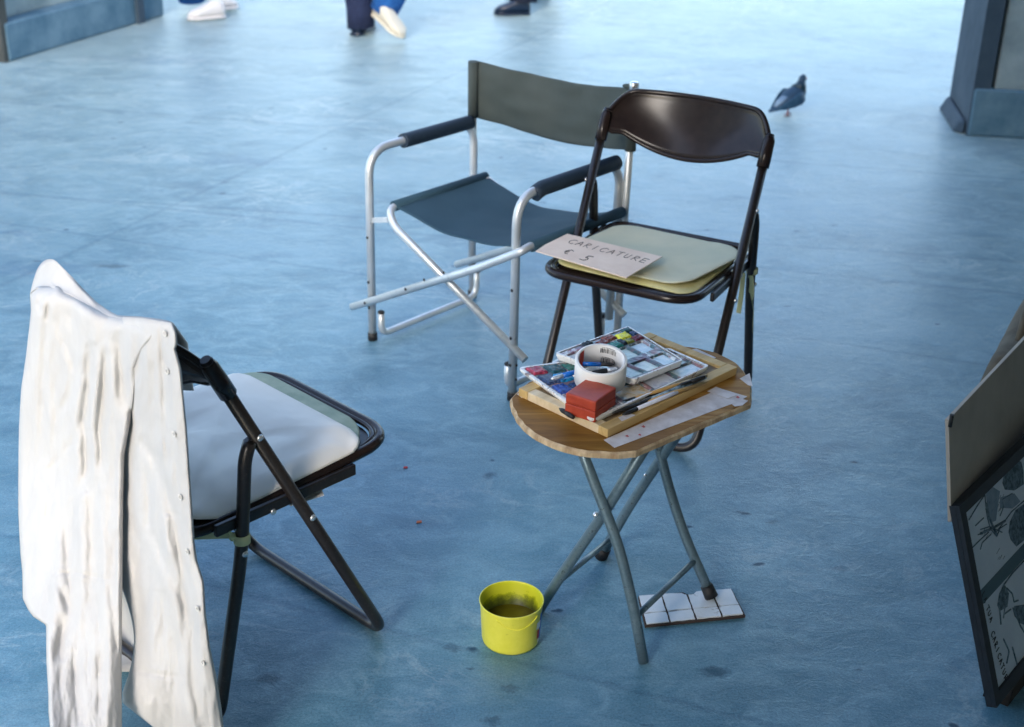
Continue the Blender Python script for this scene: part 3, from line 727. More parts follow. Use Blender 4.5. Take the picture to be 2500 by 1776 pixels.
# ================================================================== TABLE
HT = .485
tc = (.225, 2.32, 0)
tb = thing('folding_table', 'small folding table with worn oval wooden top and crossed grey tube legs', 'table', tc, 0)
outl = [(.001, 2.304), (.000, 2.273), (.011, 2.224), (.029, 2.182), (.058, 2.145), (.092, 2.119), (.133, 2.105), (.177, 2.101), (.215, 2.109),
        (.437, 2.301), (.446, 2.351), (.447, 2.40), (.437, 2.462), (.410, 2.504), (.374, 2.531), (.337, 2.542), (.285, 2.541), (.235, 2.520), (.03, 2.365)]
def smooth_closed(pts, sharp=()):
    o = []; n = len(pts)
    for i in range(n):
        p0, p1, p2, p3 = (Vector(pts[(i+k) % n]) for k in (-1, 0, 1, 2))
        if i in sharp:
            o += [p1+(p2-p1)*j/14 for j in range(14)]; continue
        a = p1-p0 if ((i-1) % n) not in sharp else (p2-p1)*1; b = p3-p2 if ((i+1) % n) not in sharp else (p2-p1)
        for j in range(5):
            t = j/5; h1 = 2*t**3-3*t**2+1; h2 = -2*t**3+3*t**2; h3 = t**3-2*t**2+t; h4 = t**3-t**2
            o.append(p1*h1+p2*h2+((p2-p0)/2 if ((i-1) % n) not in sharp else (p2-p1))*h3+((p3-p1)/2 if ((i+1) % n) not in sharp else (p2-p1))*h4)
    return o
ol = smooth_closed(outl, sharp=(8, 17))
rr = random.Random(5)
cc = Vector((.225, 2.32))
ol2 = []
for i, p in enumerate(ol):
    d = (p-cc).normalized(); q = noise.noise(Vector((p.x*40, p.y*40, 0)))
    ol2.append(p+d*q*.0016)
TH_ = .0135
m = MB(); n = len(ol2); V3 = lambda p, z: Vector((p.x, p.y, z))
ins = [p-(p-cc).normalized()*(.003+.003*abs(noise.noise(Vector((p.x*30, p.y*30, 5))))) for p in ol2]
m.add([V3(p, HT) for p in ins], [list(range(n))], False)
topo = m.build('tabletop', M['wood_top'], tb, world=True)
m = MB()
rows = [[V3(p, HT-.0002) for p in ins], [V3(p, HT-.0028-.002*abs(noise.noise(Vector((p.x*50, p.y*50, 1))))) for p in ol2], [V3(p, HT-TH_+.002) for p in ol2], [V3(p-(p-cc).normalized()*.003, HT-TH_) for p in ol2]]
vs = [q for rw in rows for q in rw]
m.add(vs, [(j*n+i, j*n+(i+1) % n, (j+1)*n+(i+1) % n, (j+1)*n+i) for j in range(3) for i in range(n)]+[[3*n+i for i in range(n)]], False)
m.build('chipped_edge', M['wood_edge'], topo, world=True)
f1 = at(1571, 1620); f3 = at(1736, 1458, .012); f4 = at(1316, 1494); f2 = at(1467, 1362)
f1.z = .004; f4.z = .004; f2.z = .004; f3.z = .014
v_ = Vector((.572, .82, 0)); u_ = Vector((.82, -.572, 0))
def leg(foot, path, rad, name='leg'):
    P = [foot+u_*a+Vector((0, 0, z-foot.z)) for a, z in path]
    m = MB(); m.tube(P, rad, 16, bend=.05); return m.build(name, M['greytube'], tb, world=True), P
lr = .0102
l1, P1 = leg(f1, [(0, .004), (-.034, .13), (-.071, .238), (-.114, .318), (-.196, .472)], lr)
l3, P3 = leg(f3, [(0, .014), (-.068, .125), (-.104, .20), (-.135, .28), (-.196, .472)], lr)
l2, P2 = leg(f2, [(0, .004), (.058, .145), (.135, .305), (.218, .472)], lr)
l4, P4 = leg(f4, [(0, .004), (.045, .10), (.132, .272), (.225, .472)], lr)
for P, par in ((P3, l3), (P2, l2)):
    d = (P[1]-P[0]).normalized(); m = MB(); m.tube([P[0]-d*.002, P[0]+d*.024], .0142, 14, radii=[.0142, .0128]); m.build('foot_cap', M['rubber'], par, world=True)
def brace(Pa, ta, Pb, tb_, rad=.006):
    a = Pa[0].lerp(Pa[1], ta); b = Pb[0].lerp(Pb[1], tb_)
    m = MB(); m.tube([a, b], rad, 12); return m.build('crossbar', M['greytube'], tb, world=True)
brace(P1, .72, P3, .62); brace(P4, .80, P2, .35)
m = MB(); pv = on(1463, 1251, f1, v_)
m.ball(pv-v_*.012, (.006, .006, .006), 12, 6); m.build('pivot_screw', M['rivet'], tb, world=True)
pv2 = on(1582, 1155, f2, v_)
m = MB(); m.ball(pv2-v_*.011, (.0035, .0035, .0035), 10, 6); m.build('screw', M['rivet'], tb, world=True)
m = MB(); m.bar(P4[-1].lerp(P2[-1], 0)-v_*.01, P2[-1]+v_*.01, .02, .006); m.bar(P1[-1]-v_*.01, P3[-1]+v_*.01, .02, .006); m.build('top_rail', M['greytube'], tb, world=True)

# tapes stuck on the top (lie 0.4 mm above it)
def flat(name, m_, uvs, z, th=.0006, parent=None, jag=0):
    m = MB(); pts = [at(u, v, z) for u, v in uvs]
    m.prism([(p.x, p.y) for p in pts], z, z+th); return m.build(name, m_, parent, world=True)
def tape_piece(label, uvs, grp='strips of masking tape stuck on the tabletop', zo=0):
    c = at(sum(u for u, v in uvs)/len(uvs), sum(v for u, v in uvs)/len(uvs), HT)
    t = thing('masking_tape', label, 'tape', c.to_tuple(), 0, grp); flat('tape_film', M['masking'], uvs, HT+.0003+zo, .0005, t); return t
tl = tape_piece('long white masking tape strip along the straight front edge of the table', [(1474, 1075), (1492, 1067), (1742, 957), (1760, 950), (1824, 969), (1808, 979), (1500, 1094), (1490, 1086)])
for (u, v, a, b) in ((1571, 1042, 5, 3), (1562, 1062, 4, 2.5), (1531, 1065, 5, 2.5), (1801, 970, 5, 3)):
    flat('paint_mark', M['red_mark'], [(u-a, v), (u, v-b), (u+a, v+1), (u+1, v+b)], HT+.001, .0003, tl)
tape_piece('torn tape fragment at the right end of the long tape', [(1787, 988), (1811, 975), (1826, 979), (1812, 991), (1794, 993)], zo=.0018)
tape_piece('tape scrap crossing the long tape near the wooden bar', [(1727, 956), (1748, 945), (1800, 965), (1776, 974)], zo=.0011)
tape_piece('pale tape piece at the rightmost rim of the table', [(1806, 925), (1830, 912), (1837, 944), (1826, 941)])
tape_piece('dirty tape patch at the far rim of the table', [(1672, 858), (1700, 852), (1748, 874), (1722, 884), (1690, 872)])
tape_piece('tiny white tape square at the left end of the table', [(1262, 963), (1282, 955), (1296, 964), (1274, 972)])

# drawing board: pine bars around a stained panel
c_l, c_n, c_r = at(1262, 950, HT+.016), at(1484, 1050, HT+.016), at(1800, 897, HT+.016)
e1 = (c_r-c_n); e2 = (c_l-c_n); e1.z = e2.z = 0
L1, L2 = e1.length, e2.length; e1.normalize(); 
e2 = Vector((-e1.y, e1.x, 0)) if e2.dot(Vector((-e1.y, e1.x, 0))) > 0 else Vector((e1.y, -e1.x, 0))
bd = thing('drawing_board', 'stained drawing board framed with pine bars lying on the table', 'board', (c_n.x, c_n.y, HT), math.atan2(e1.y, e1.x))
L2 = min(L2, .30); bw = .022; zt = .0165
m = MB(); m.box((L1/2, bw/2, zt/2), (L1, bw, zt)); m.build('long_bar', M['wood_pale'], bd, bevel=.0015)
m = MB(); m.box((L1/2, L2-bw/2, zt/2), (L1, bw, zt)); m.build('long_bar', M['wood_pale'], bd, bevel=.0015)
m = MB(); m.box((bw/2, L2/2, zt/2-.0003), (bw-.001, L2-2*bw-.001, zt)); m.build('short_bar', M['wood_light'], bd, bevel=.0015)
m = MB(); m.box((L1-bw/2, L2/2, zt/2-.0003), (bw-.001, L2-2*bw-.001, zt)); m.build('short_bar', M['wood_pale'], bd, bevel=.0015)
m = MB(); m.box((L1/2, L2/2, .006), (L1-2*bw+.004, L2-2*bw+.004, .009)); m.build('panel', M['panel'], bd)
m = MB(); m.prism([(.040, .003), (.075, .002), (.072, .014), (.046, .017)], zt+.0004, zt+.0010); m.build('tape_scrap', M['masking'], bd)
ZB = HT+zt

# ---- palettes
def palette(label, corners, z, th, rim, cells, pans, grp, tiltz=None, subs=.006):
    """corners: four world xy corners (a,b,c,d); cells: (u0,v0,u1,v1,material) wells; pans the same but raised colour cakes"""
    a, b, c_, d = [Vector((p.x, p.y, 0)) for p in corners]
    cen = (a+b+c_+d)/4
    t = thing('paint_palette', label, 'palette', (cen.x, cen.y, z), math.atan2((b-a).y, (b-a).x), grp)
    def uv(u, v, zz): 
        p = (a*(1-u)+b*u)*(1-v)+(d*(1-u)+c_*u)*v; h = 0
        if tiltz: h = tiltz[0]*(1-u)+tiltz[1]*u
        return Vector((p.x, p.y, z+zz+h))
    def ring(r0, zz, rad=.045):
        q = rounded([(r0, r0), (1-r0, r0), (1-r0, 1-r0), (r0, 1-r0)], rad, 5); return [uv(p.x, p.y, zz) for p in q]
    R0 = ring(.012, 0); R1 = ring(0, th*.6); R2 = ring(0, th); R3 = ring(.02, th); R4 = ring(.032, th-rim)
    n = len(R0); vs = R0+R1+R2+R3+R4
    m = MB(); m.add(vs, [(j*n+i, j*n+(i+1) % n, (j+1)*n+(i+1) % n, (j+1)*n+i) for j in range(3) for i in range(n)]+[list(range(n))[::-1]], False)
    m.build('tray_rim', M['palette_rim'], t, world=True)
    # floor with ridges: a fine grid so that wells are real hollows
    m = MB(); NU, NV = 110, 80
    def fl_(u, v):
        uu, vv = .03+.94*u, .03+.94*v; dz = 0
        for (u0, v0, u1, v1, _) in cells:
            if u0 < uu < u1 and v0 < vv < v1:
                k = min(min(uu-u0, u1-uu)/.018, min(vv-v0, v1-vv)/.022, 1); dz = -subs*(1-(1-k)**2)
        return uv(uu, vv, th-.0015+dz+.0006*noise.noise(Vector((uu*30, vv*30, z*90))))
    m.grid(fl_, NU, NV)
    m.build('mixing_tray', M['palette'], t, world=True)
    for (u0, v0, u1, v1, mm) in cells:
        m = MB(); m.grid(lambda u, v: uv(u0+.012+(u1-u0-.024)*u, v0+.014+(v1-v0-.028)*v, th-subs+.0002+.0010*noise.noise(Vector((u*2.5+u0*9, v*2.5, 1)))+.001), 8, 8)
        m.build('mixing_well', mm, t, world=True)
    for (u0, v0, u1, v1, mm) in pans:
        m = MB()
        def cake(u, v):
            e = min(min(u, 1-u), min(v, 1-v))*2; e = min(1, e*2.6)
            return uv(u0+(u1-u0)*u, v0+(v1-v0)*v, th-.002+.0065*e**.5-.0035*max(0, e-.6)+.0022*noise.noise(Vector((u*5+u0*31, v*5+v0*17, 4))))
        m.grid(cake, 12, 12)
        m.build('paint_pan', mm, t, world=True)
    return t
Wg = well_paint('pale_green_wash', (.40, .55, .47), (.66, .74, .66), (.78, .80, .74))
Wb = well_paint('pale_blue_wash', (.36, .55, .64), (.60, .72, .77), (.78, .80, .80))
Wl = well_paint('pale_lilac_wash', (.50, .52, .62), (.66, .68, .74), (.76, .76, .76))
Wo = well_paint('ochre_wash', (.52, .36, .16), (.70, .62, .50), (.40, .55, .68))
Pcrim = paint('crimson_paint', (.36, .02, .06)); Pteal = paint('deep_teal_paint', (.01, .08, .10)); Pcyan = paint('sky_blue_paint', (.005, .24, .52), .3)
Pnavy = paint('navy_paint', (.004, .03, .12)); Pblue = paint('ultramarine_paint', (.004, .05, .32)); Pgreen = paint('dark_green_paint', (.01, .12, .09))
Porange = paint('orange_red_paint', (.55, .07, .02)); Pmar = paint('maroon_paint', (.16, .02, .045)); Pyel = paint('lemon_paint', (.78, .78, .01), .6)
Poch = paint('ochre_paint', (.50, .38, .06)); Pbr = paint('brown_red_paint', (.20, .05, .04)); Pemer = paint('emerald_paint', (.01, .22, .19)); Polive = paint('olive_paint', (.22, .24, .02))
Pvio = paint('violet_paint', (.08, .04, .16)); Pink = paint('inky_paint', (.015, .03, .05)); Pwhite = paint('white_paint', (.70, .74, .74), .8)
# lower palette A: long, under everything. pixel corners: left (1265,905), near (1388,998) ... near right (1722,905)
zA = ZB
A_l, A_n, A_r = at(1264, 897, zA+.010), at(1392, 1000, zA+.010), at(1732, 893, zA+.010)
dA = (A_n-A_l); 
# the long near edge runs parallel to the board: its left part is hidden behind the red box
A_nn = at(1540, 982, zA+.010)
eA = (A_r-A_nn); eA.z = 0; eA.normalize(); nA = Vector((-eA.y, eA.x, 0))
lenA = .0
q0 = A_nn-eA*((A_nn-A_n).dot(eA)+.0)
a_ = q0; b_ = A_r
wA = (A_l-q0).length
d_ = A_l; c_r2 = at(1634, 850, zA+.010)
palA = palette('long white palette beneath, with wet blue and crimson pans at its left end', (a_, b_, c_r2, d_), zA, .010, .003,
  [(.30, .05, .52, .33, Wo), (.54, .05, .745, .33, Wl), (.56, .36, .77, .62, Wb), (.765, .05, .97, .33, Wb), (.79, .36, .97, .62, Wg), (.04, .06, .16, .22, Pwhite)],
  [(.03, .83, .13, .97, Pcrim), (.14, .80, .24, .96, Pteal), (.25, .78, .35, .94, Pgreen), (.12, .62, .23, .78, Pcyan), (.24, .60, .35, .75, Pteal), (.03, .63, .12, .80, Pnavy),
   (.03, .45, .12, .60, Pblue), (.13, .42, .24, .58, Pnavy), (.17, .24, .28, .40, Porange), (.06, .26, .16, .40, Pmar)], 'paint palettes on the drawing board')
# upper palette B
zB = zA+.013
B_l, B_f, B_r, B_n = at(1354, 863, zB+.012), at(1534, 797, zB+.012), at(1668, 880, zB+.012), at(1548, 928, zB+.012)
palB = palette('upper white folding palette with a lemon yellow blob at its far end', (B_l, B_n, B_r, B_f), zB, .013, .004,
  [(.44, .06, .66, .33, Wg), (.68, .06, .93, .32, Wg), (.70, .36, .94, .62, Wg), (.72, .68, .95, .93, Wb), (.36, .42, .60, .66, Wg), (.36, .70, .60, .92, Wb), (.10, .05, .40, .30, Pwhite)],
  [(.17, .34, .27, .47, Poch), (.09, .45, .20, .58, Pbr), (.04, .58, .16, .72, Pbr), (.20, .48, .34, .66, Pemer), (.09, .72, .24, .88, Pyel), (.24, .72, .34, .82, Polive), (.24, .84, .34, .97, Pmar), (.03, .86, .13, .97, Pteal),
   (.14, .89, .24, .97, Pnavy), (.20, .66, .33, .72, Pink), (.27, .36, .35, .47, Pvio), (.02, .32, .09, .44, Pink)], 'paint palettes on the drawing board')

# tape roll
zT = zA+.012
tcen = at(1467, 878, zT+.050); 
tr_ = thing('tape_roll', 'roll of milky white adhesive tape with red and white label inside', 'tape roll', (tcen.x, tcen.y, zT), 0)
rO, rI, hT = .0468, .0412, .048
m = MB(); m.lathe([(rI+.0015, 0), (rO-.0015, 0), (rO, .001), (rO, hT-.001), (rO-.0012, hT), (rI+.002, hT)], seg=64); m.build('tape_body', M['tape_roll'], tr_)
m = MB(); m.lathe([(rI+.002, hT-.0005), (rI+.0012, hT+.0004), (rI, hT), (rI, .0), (rI+.0015, 0)], seg=64); core = m.build('core', M['label_white'], tr_)
def arc_patch(mb, a0, a1, z0, z1, rad, n=10):
    vs = [(rad*math.cos(a), rad*math.sin(a), z) for z in (z0, z1) for a in (a0+(a1-a0)*i/n for i in range(n+1))]
    mb.add(vs, [(i, i+1, n+2+i, n+1+i) for i in range(n)], True)
m = MB(); arc_patch(m, R(137), R(158), .002, hT-.002, rI-.0006); m.build('red_band', M['label_red'], core)
m = MB()
for k in range(6): arc_patch(m, R(160), R(178), .012+k*.006, .0142+k*.006, rI-.0006, 6)
m.build('red_lines', M['label_red'], core)
m = MB(); rb = random.Random(2)
for z0, z1 in ((.031, .041), (.008, .019)):
    a = R(47)
    while a < R(88):
        w = R(rb.choice((.9, 1.4, 2.4))); arc_patch(m, a, a+w, z0, z1, rI-.0006, 1); a += w+R(rb.choice((1.0, 1.6, 2.2)))
    for k in range(9): arc_patch(m, R(50+k*4), R(52.6+k*4), z1+.0012, z1+.0026, rI-.0006, 1)
m.build('barcode', M['ink'], core)
tr_.rotation_euler = (R(13), 0, 0); tr_.location.z += .009
# pens
def pen(label, a, b, rad, col, capcol=None):
    a, b = Vector(a), Vector(b); t = thing('pen', label, 'pen', a.to_tuple(), 0, 'pens on the palette')
    d = (b-a).normalized(); L = (b-a).length
    m = MB(); m.tube([a, a+d*L*.55], rad, 12); m.build('barrel', col, t, world=True)
    m = MB(); m.tube([a+d*L*.55, a+d*L*.9, b], rad, 12, radii=[rad*.95, rad*.8, rad*.15]); m.build('tip', capcol or M['rubber'], t, world=True)
    return t
zp = zA+.021
pen('blue pen lying on the paint pans left of the tape roll', at(1408, 908, zp), at(1345, 926, zp-.002), .0048, M['pen_blue'], M['alu'])
pen('blue pen standing inside the tape roll', tcen+Vector((-.032, -.004, -.008)), tcen+Vector((.026, .010, -.014)), .0042, M['pen_blue'], M['rubber'])
pen('black marker inside the tape roll beneath the blue pen', tcen+Vector((-.014, -.016, -.020)), tcen+Vector((.032, .002, -.018)), .0045, M['rubber'], M['alu'])
m = MB(); tp = thing('torn_tape_end', 'loose white tape end on the left of the tape roll', 'tape', at(1410, 916, zT+.02).to_tuple(), 0)
q = [at(1398, 918, zT+.018), at(1416, 908, zT+.022), at(1420, 925, zT+.012), at(1406, 926, zT+.012)]
m.add(q+[p+Vector((0, .001, 0)) for p in q], [(0, 1, 2, 3), (7, 6, 5, 4), (0, 4, 5, 1), (1, 5, 6, 2), (2, 6, 7, 3), (3, 7, 4, 0)], False); m.build('tape_film', M['label_white'], tp, world=True)

# red box: solve from its near bottom corner and edges
zR = ZB
rn = at(1452, 1034, zR+.001); rl = at(1378, 1010, zR+.001); rrg = at(1508, 998, zR+.001)
e_l = rl-rn; e_r = rrg-rn; e_l.z = e_r.z = 0
dl = e_l.normalized(); 
dr = Vector((-dl.y, dl.x, 0)); 
if dr.dot(e_r) < 0: dr = -dr
Lr = e_r.dot(dr); Ll = e_l.length
rb_ = thing('red_box', 'small solid red wooden box in front of the tape roll', 'box', (rn.x, rn.y, zR), math.atan2(dl.y, dl.x))
sgn = 1 if dr.dot(Vector((-dl.y, dl.x, 0))) > 0 else -1
hB = .040
m = MB(); m.box((Ll/2, sgn*Lr/2, .0115), (Ll, Lr, .021)); m.build('lower_half', M['redbox'], rb_, bevel=.0022)
m = MB(); m.box((Ll/2, sgn*Lr/2, .0115+.0105+.0105-.0004), (Ll-.0006, Lr-.0006, .020)); m.build('lid', M['redbox'], rb_, bevel=.0030)

# brushes and pencils
def brush(label, a, b, m1, m2, rad=.0042, split=.6, dark_from_a=True):
    a, b = Vector(a), Vector(b); d = b-a
    t = thing('brush', label, 'paint brush', a.to_tuple(), 0, 'brushes lying on the board')
    c1 = a+d*split
    m = MB(); m.tube([a, a.lerp(c1, .5), c1], rad, 10, radii=[rad*.75, rad, rad*.9]); m.build('handle', m1, t, world=True)
    m = MB(); m.tube([c1, c1.lerp(b, .6), b], rad*.95, 10, radii=[rad*.9, rad*.95, rad*.35]); m.build('head', m2, t, world=True)
zb_ = ZB+.005
M['wood_handle'] = mat('honey_wood_handle', (.50, .30, .10), .35)
M['grey_blue_p'] = mat('mottled_blue_grey_barrel', rough=.4, nodes=mottled((.03, .07, .10), (.30, .42, .50), 90, 0))
M['lilac_white'] = mat('lilac_white_barrel', (.66, .68, .78), .3)
brush('wooden brush with black tip nearest the palette', at(1725, 918, zb_+.004), at(1505, 988, zb_), M['wood_handle'], M['rubber'], .0042, .80)
brush('thin dark brush between the wooden brushes', at(1712, 925, zb_), at(1470, 1003, zb_), M['rubber'], M['rubber'], .0028, .5)
brush('slim wooden brush with long black end', at(1720, 935, zb_), at(1494, 1009, zb_), M['wood_handle'], M['rubber'], .0042, .66)
brush('mottled blue grey brush with black end', at(1722, 922, zb_+.002), at(1552, 991, zb_), M['grey_blue_p'], M['rubber'], .0048, .80)
brush('lilac white pencil with black end beside the pine bar', at(1690, 942, zb_), at(1520, 1013, zb_), M['lilac_white'], M['rubber'], .0040, .80)
brush('black brush lying along the right end of the board', at(1720, 920, zb_+.008), at(1652, 945, zb_+.004), M['rubber'], M['rubber'], .0042, .5)
brush('black handled brush end poking out left of the red box', at(1400, 1020, ZB+.004), at(1366, 998, ZB+.002), M['rubber'], M['rubber'], .0045, .5)

# ================================================================== BUCKET
bp = at(1249, 1464, .092); 
bk_ = thing('yellow_pot', 'lime yellow plastic pot of murky paint water on the ground', 'pot', (bp.x, bp.y, 0), 0)
m = MB(); m.lathe([(0, .0), (.049, .0), (.0535, .003), (.0555, .010), (.0595, .085), (.0617, .0915), (.0614, .093), (.0597, .093), (.0594, .0915)], seg=72); m.build('pot_wall', M['bucket'], bk_)
m = MB(); m.lathe([(.0594, .0918), (.0575, .085), (.0535, .010), (0, .006)], seg=72); m.build('inner_wall', M['bucket_in'], bk_)
m = MB(); m.lathe([(.0552, .042), (0, .042)], seg=64); m.build('paint_water', M['water'], bk_)
def pot_r(z): return .0555+(.0595-.0555)*(z-.01)/.075
M['logo_white'] = mat('white_print', (.75, .78, .8), .4); M['logo_blue'] = mat('blue_print', (.01, .12, .5), .4); M['logo_red'] = mat('red_print', (.5, .02, .02), .4)
for (mm, a0, a1, z0, z1) in ((M['logo_blue'], -22, 2, .014, .076), (M['logo_white'], -34, -20, .046, .062), (M['logo_red'], -30, -21, .022, .042), (M['logo_white'], -27, -20, .013, .020)):
    m = MB(); n_ = 6; off = .0004 if mm is M['logo_blue'] and a1 == 2 else .0009 if mm is not M['logo_blue'] else .0013
    vs = [((pot_r(z)+off)*math.cos(R(a)), (pot_r(z)+off)*math.sin(R(a)), z) for z in (z0, z1) for a in (a0+(a1-a0)*i/n_ for i in range(n_+1))]
    m.add(vs, [(i, i+1, n_+2+i, n_+1+i) for i in range(n_)]); m.build('printed_mark', mm, bk_)
m = MB(); pts = []
for i in range(25):
    a = R(-118+84*i/24); z = .081-.018*math.sin(PI*i/24); pts.append(((pot_r(z)+.0006)*math.cos(a), (pot_r(z)+.0006)*math.sin(a), z))
m.tube(pts, .0012, 6); m.build('moulded_arc', M['bucket'], bk_)

# ================================================================== TILE
T0, T1, T2, T3 = at(1577, 1526, .008), at(1817, 1501, .008), at(1786, 1437, .008), at(1558, 1455, .008)
tcn = (T0+T1+T2+T3)/4
tl_ = thing('tile_slab', 'broken slab of white tiles under the table foot', 'tile slab', (tcn.x, tcn.y, 0), 0)
def tuv(u, v, z=0): p = (T0*(1-u)+T1*u)*(1-v)+(T3*(1-u)+T2*u)*v; return Vector((p.x, p.y, z))
m = MB(); o = [tuv(u, v) for u, v in ((-.01, -.01), (1.01, -.02), (1.0, 1.0), (.62, 1.0), (.60, .93), (.52, .92), (.48, 1.01), (0, .99))]
m.prism([(p.x, p.y) for p in o], .0015, .007); m.build('backing', M['grout'], tl_, world=True)
us = [0, .245, .51, .775, 1.0]; vv_ = [0, .37, 1.0]
rt = random.Random(9)
for i in range(4):
    for j in range(2):
        g_ = .010; u0, u1 = us[i]+g_, us[i+1]-g_; v0, v1 = vv_[j]+g_*2, vv_[j+1]-g_*2
        c = [(u0, v0), (u1, v0), (u1, v1), (u0, v1)]
        if j == 1 and i == 1: c = [(u0, v0), (u1, v0), (u1, v1-.10), (u1-.06, v1-.02), (u0, v1)]
        if j == 1 and i == 2: c = [(u0, v0), (u1, v0), (u1, v1), (u0+.10, v1), (u0+.06, v1-.09), (u0, v1-.10)]
        P = []
        for k in range(len(c)):
            a = Vector(c[k]); b = Vector(c[(k+1) % len(c)])
            for s_ in range(4): q = a.lerp(b, s_/4); P.append((q.x+rt.uniform(-.003, .003), q.y+rt.uniform(-.008, .008)))
        m = MB(); P3_ = [tuv(*p) for p in P]; m.prism([(p.x, p.y) for p in P3_], .006, .0095+rt.uniform(-.0005, .0005)); m.build('tile', M['tile'], tl_, world=True)

# ================================================================== SHIRT
SH = thing('shirt', 'crumpled white buttoned shirt hanging over the back of the near folding chair', 'shirt', wpt(chL, (0, -.2, 0)).to_tuple(), -.7578)
ML = chL.matrix_basis; MLi = ML.inverted()
nL = (ML.to_3x3() @ Vector((0, 1, 0))); oL = ML.translation
def plane(u, v, yl):
    p = on(u, v, ML @ Vector((0, yl, 0)), nL)
    if p.z < .012: p = at(u, v, .012+.006*noise.noise(Vector((u*.02, v*.02, 1))))
    return p
creases = [([(114, 759), (104, 930), (107, 1117)], 9, .007), ([(140, 785), (192, 914), (170, 970), (140, 1018)], 10, .006),
 ([(222, 851), (216, 930), (207, 1025), (212, 1191)], 11, .015), ([(259, 866), (244, 1043), (251, 1176)], 10, .010),
 ([(292, 822), (307, 970), (318, 1025)], 14, .016), ([(340, 836), (333, 932)], 10, .009), ([(351, 1080), (381, 1117), (406, 1199), (424, 1266), (439, 1362), (466, 1535), (478, 1690), (490, 1776)], 12, .009),
 ([(123, 1227), (115, 1273)], 8, .010), ([(100, 1170), (123, 1232)], 8, .006), ([(181, 1239), (170, 1400), (170, 1497), (146, 1593)], 14, .009), ([(362, 1150), (366, 1277)], 8, .005),
 ([(204, 1150), (185, 1227)], 9, .007), ([(116, 1402), (180, 1398), (270, 1416)], 4, .003), ([(285, 1316), (276, 1440), (285, 1560), (296, 1700)], 12, .010),
 ([(370, 1285), (424, 1420), (455, 1497)], 11, .007), ([(140, 1420), (170, 1490)], 8, .006), ([(340, 1640), (450, 1656)], 6, .003), ([(395, 810), (400, 960), (412, 1150)], 7, .004),
 ([(205, 1000), (180, 1080), (160, 1100)], 9, .006), ([(150, 1110), (120, 1150)], 7, .005), ([(130, 1300), (136, 1420)], 9, .005), ([(236, 1180), (225, 1300), (240, 1420)], 12, .006),
 ([(110, 712), (95, 740), (98, 762)], 6, .012), ([(118, 740), (116, 775)], 6, .009), ([(320, 1250), (340, 1330), (330, 1430)], 10, .005), ([(420, 1380), (400, 1500), (390, 1650)], 12, .005),
 ([(240, 1460), (250, 1600), (235, 1776)], 13, .006), ([(180, 1600), (200, 1776)], 10, .006), ([(480, 1510), (470, 1560)], 7, .005), ([(205, 1050), (235, 1055)], 6, .004), ([(400, 1250), (440, 1260)], 6, .003)]
def fold(px, py):
    d = 0
    for poly, w, dep in creases:
        xs = [p[0] for p in poly]; ys = [p[1] for p in poly]
        if px < min(xs)-4*w or px > max(xs)+4*w or py < min(ys)-4*w or py > max(ys)+4*w: continue
        best = None; n = len(poly)-1
        for i in range(n):
            q, sg_, t = seg_dist((px, py), poly[i], poly[i+1])
            if best is None or q < best[0]: best = (q, sg_, (i+t)/n)
        q, sg_, t = best
        env = min(1, max(0, math.sin(PI*min(max(t, .02), .98)))**.4)
        ln_ = math.hypot(max(xs)-min(xs), max(ys)-min(ys)); dep *= .34+.22*min(1, ln_/260); w = w*1.1; d += -dep*math.exp(-(q/w)**2)*env + dep*.45*math.exp(-((q-1.8*w)/w)**2)*env
    lt = py/1000
    d += .009*noise.noise(Vector((px*.016+lt, py*.0017, 2)))+.0035*noise.noise(Vector((px*.034, py*.006, 7)))+.0016*noise.noise(Vector((px*.07, py*.02, 4)))+.0005*noise.noise(Vector((px*.16, py*.07, 1)))
    return min(d, .02)
Lb = [(125, 640), (100, 655), (85, 690), (74, 722), (76, 760), (72, 800), (64, 870), (52, 950), (47, 1040), (45, 1150), (45, 1250), (50, 1350), (55, 1400), (56, 1462), (70, 1490), (82, 1506), (113, 1526), (114, 1620), (119, 1700), (119, 1740), (123, 1776), (128, 1900)]
Rb = [(421, 790), (430, 815), (432, 840), (427, 852), (441, 900), (455, 1040), (466, 1200), (474, 1320), (481, 1370), (497, 1420), (502, 1500), (512, 1580), (527, 1650), (540, 1730), (545, 1776), (560, 1900)]
def topA(x):   # top edge of the camera-side drop
    return lerp_poly([(722, 60), (700, 90), (700, 135), (722, 180), (752, 230), (768, 265), (775, 300), (778, 350), (790, 422), (792, 440)], x)
RA = [(431, 780), (400, 800), (352, 850), (330, 900), (326, 960), (318, 1025), (303, 1110), (300, 1200), (298, 1400), (296, 1600), (297, 1776), (292, 1900)]
def yA(px, py):
    # the cloth hangs close to the backrest above and swings free below
    return -.247-.012*min(1, max(0, (py-900)/600))-.205*max(0, (545-px)/425)*(max(0, py-1120)/656)**1.35
mS = MB()
NU, NV = 90, 230
def sheetA(u, v):
    # u across; v down. rows follow the top edge
    yb = 1900
    y_mid = 700+(yb-700)*v
    xl = lerp_poly(Lb, y_mid) if y_mid > 722 else 74; xr = min(lerp_poly(RA, y_mid), 431)
    px = xl+(xr-xl)*u
    t = topA(px); py = t+(yb-t)*v
    xl = lerp_poly(Lb, py) if py > 722 else 74+max(0, 722-py)*.4; xr = lerp_poly(RA, py)
    px = xl+(xr-xl)*u
    d = fold(px, py)*min(1, (v*18+.15))
    edge = min(u, 1-u); d -= .012*math.exp(-(edge/.02)**2)*(1 if py > 1000 else .6)
    rnd_top = .030*math.exp(-(v/.012))
    return plane(px, py, yA(px, py)-d+rnd_top)
mS.grid(sheetA, NU, NV)
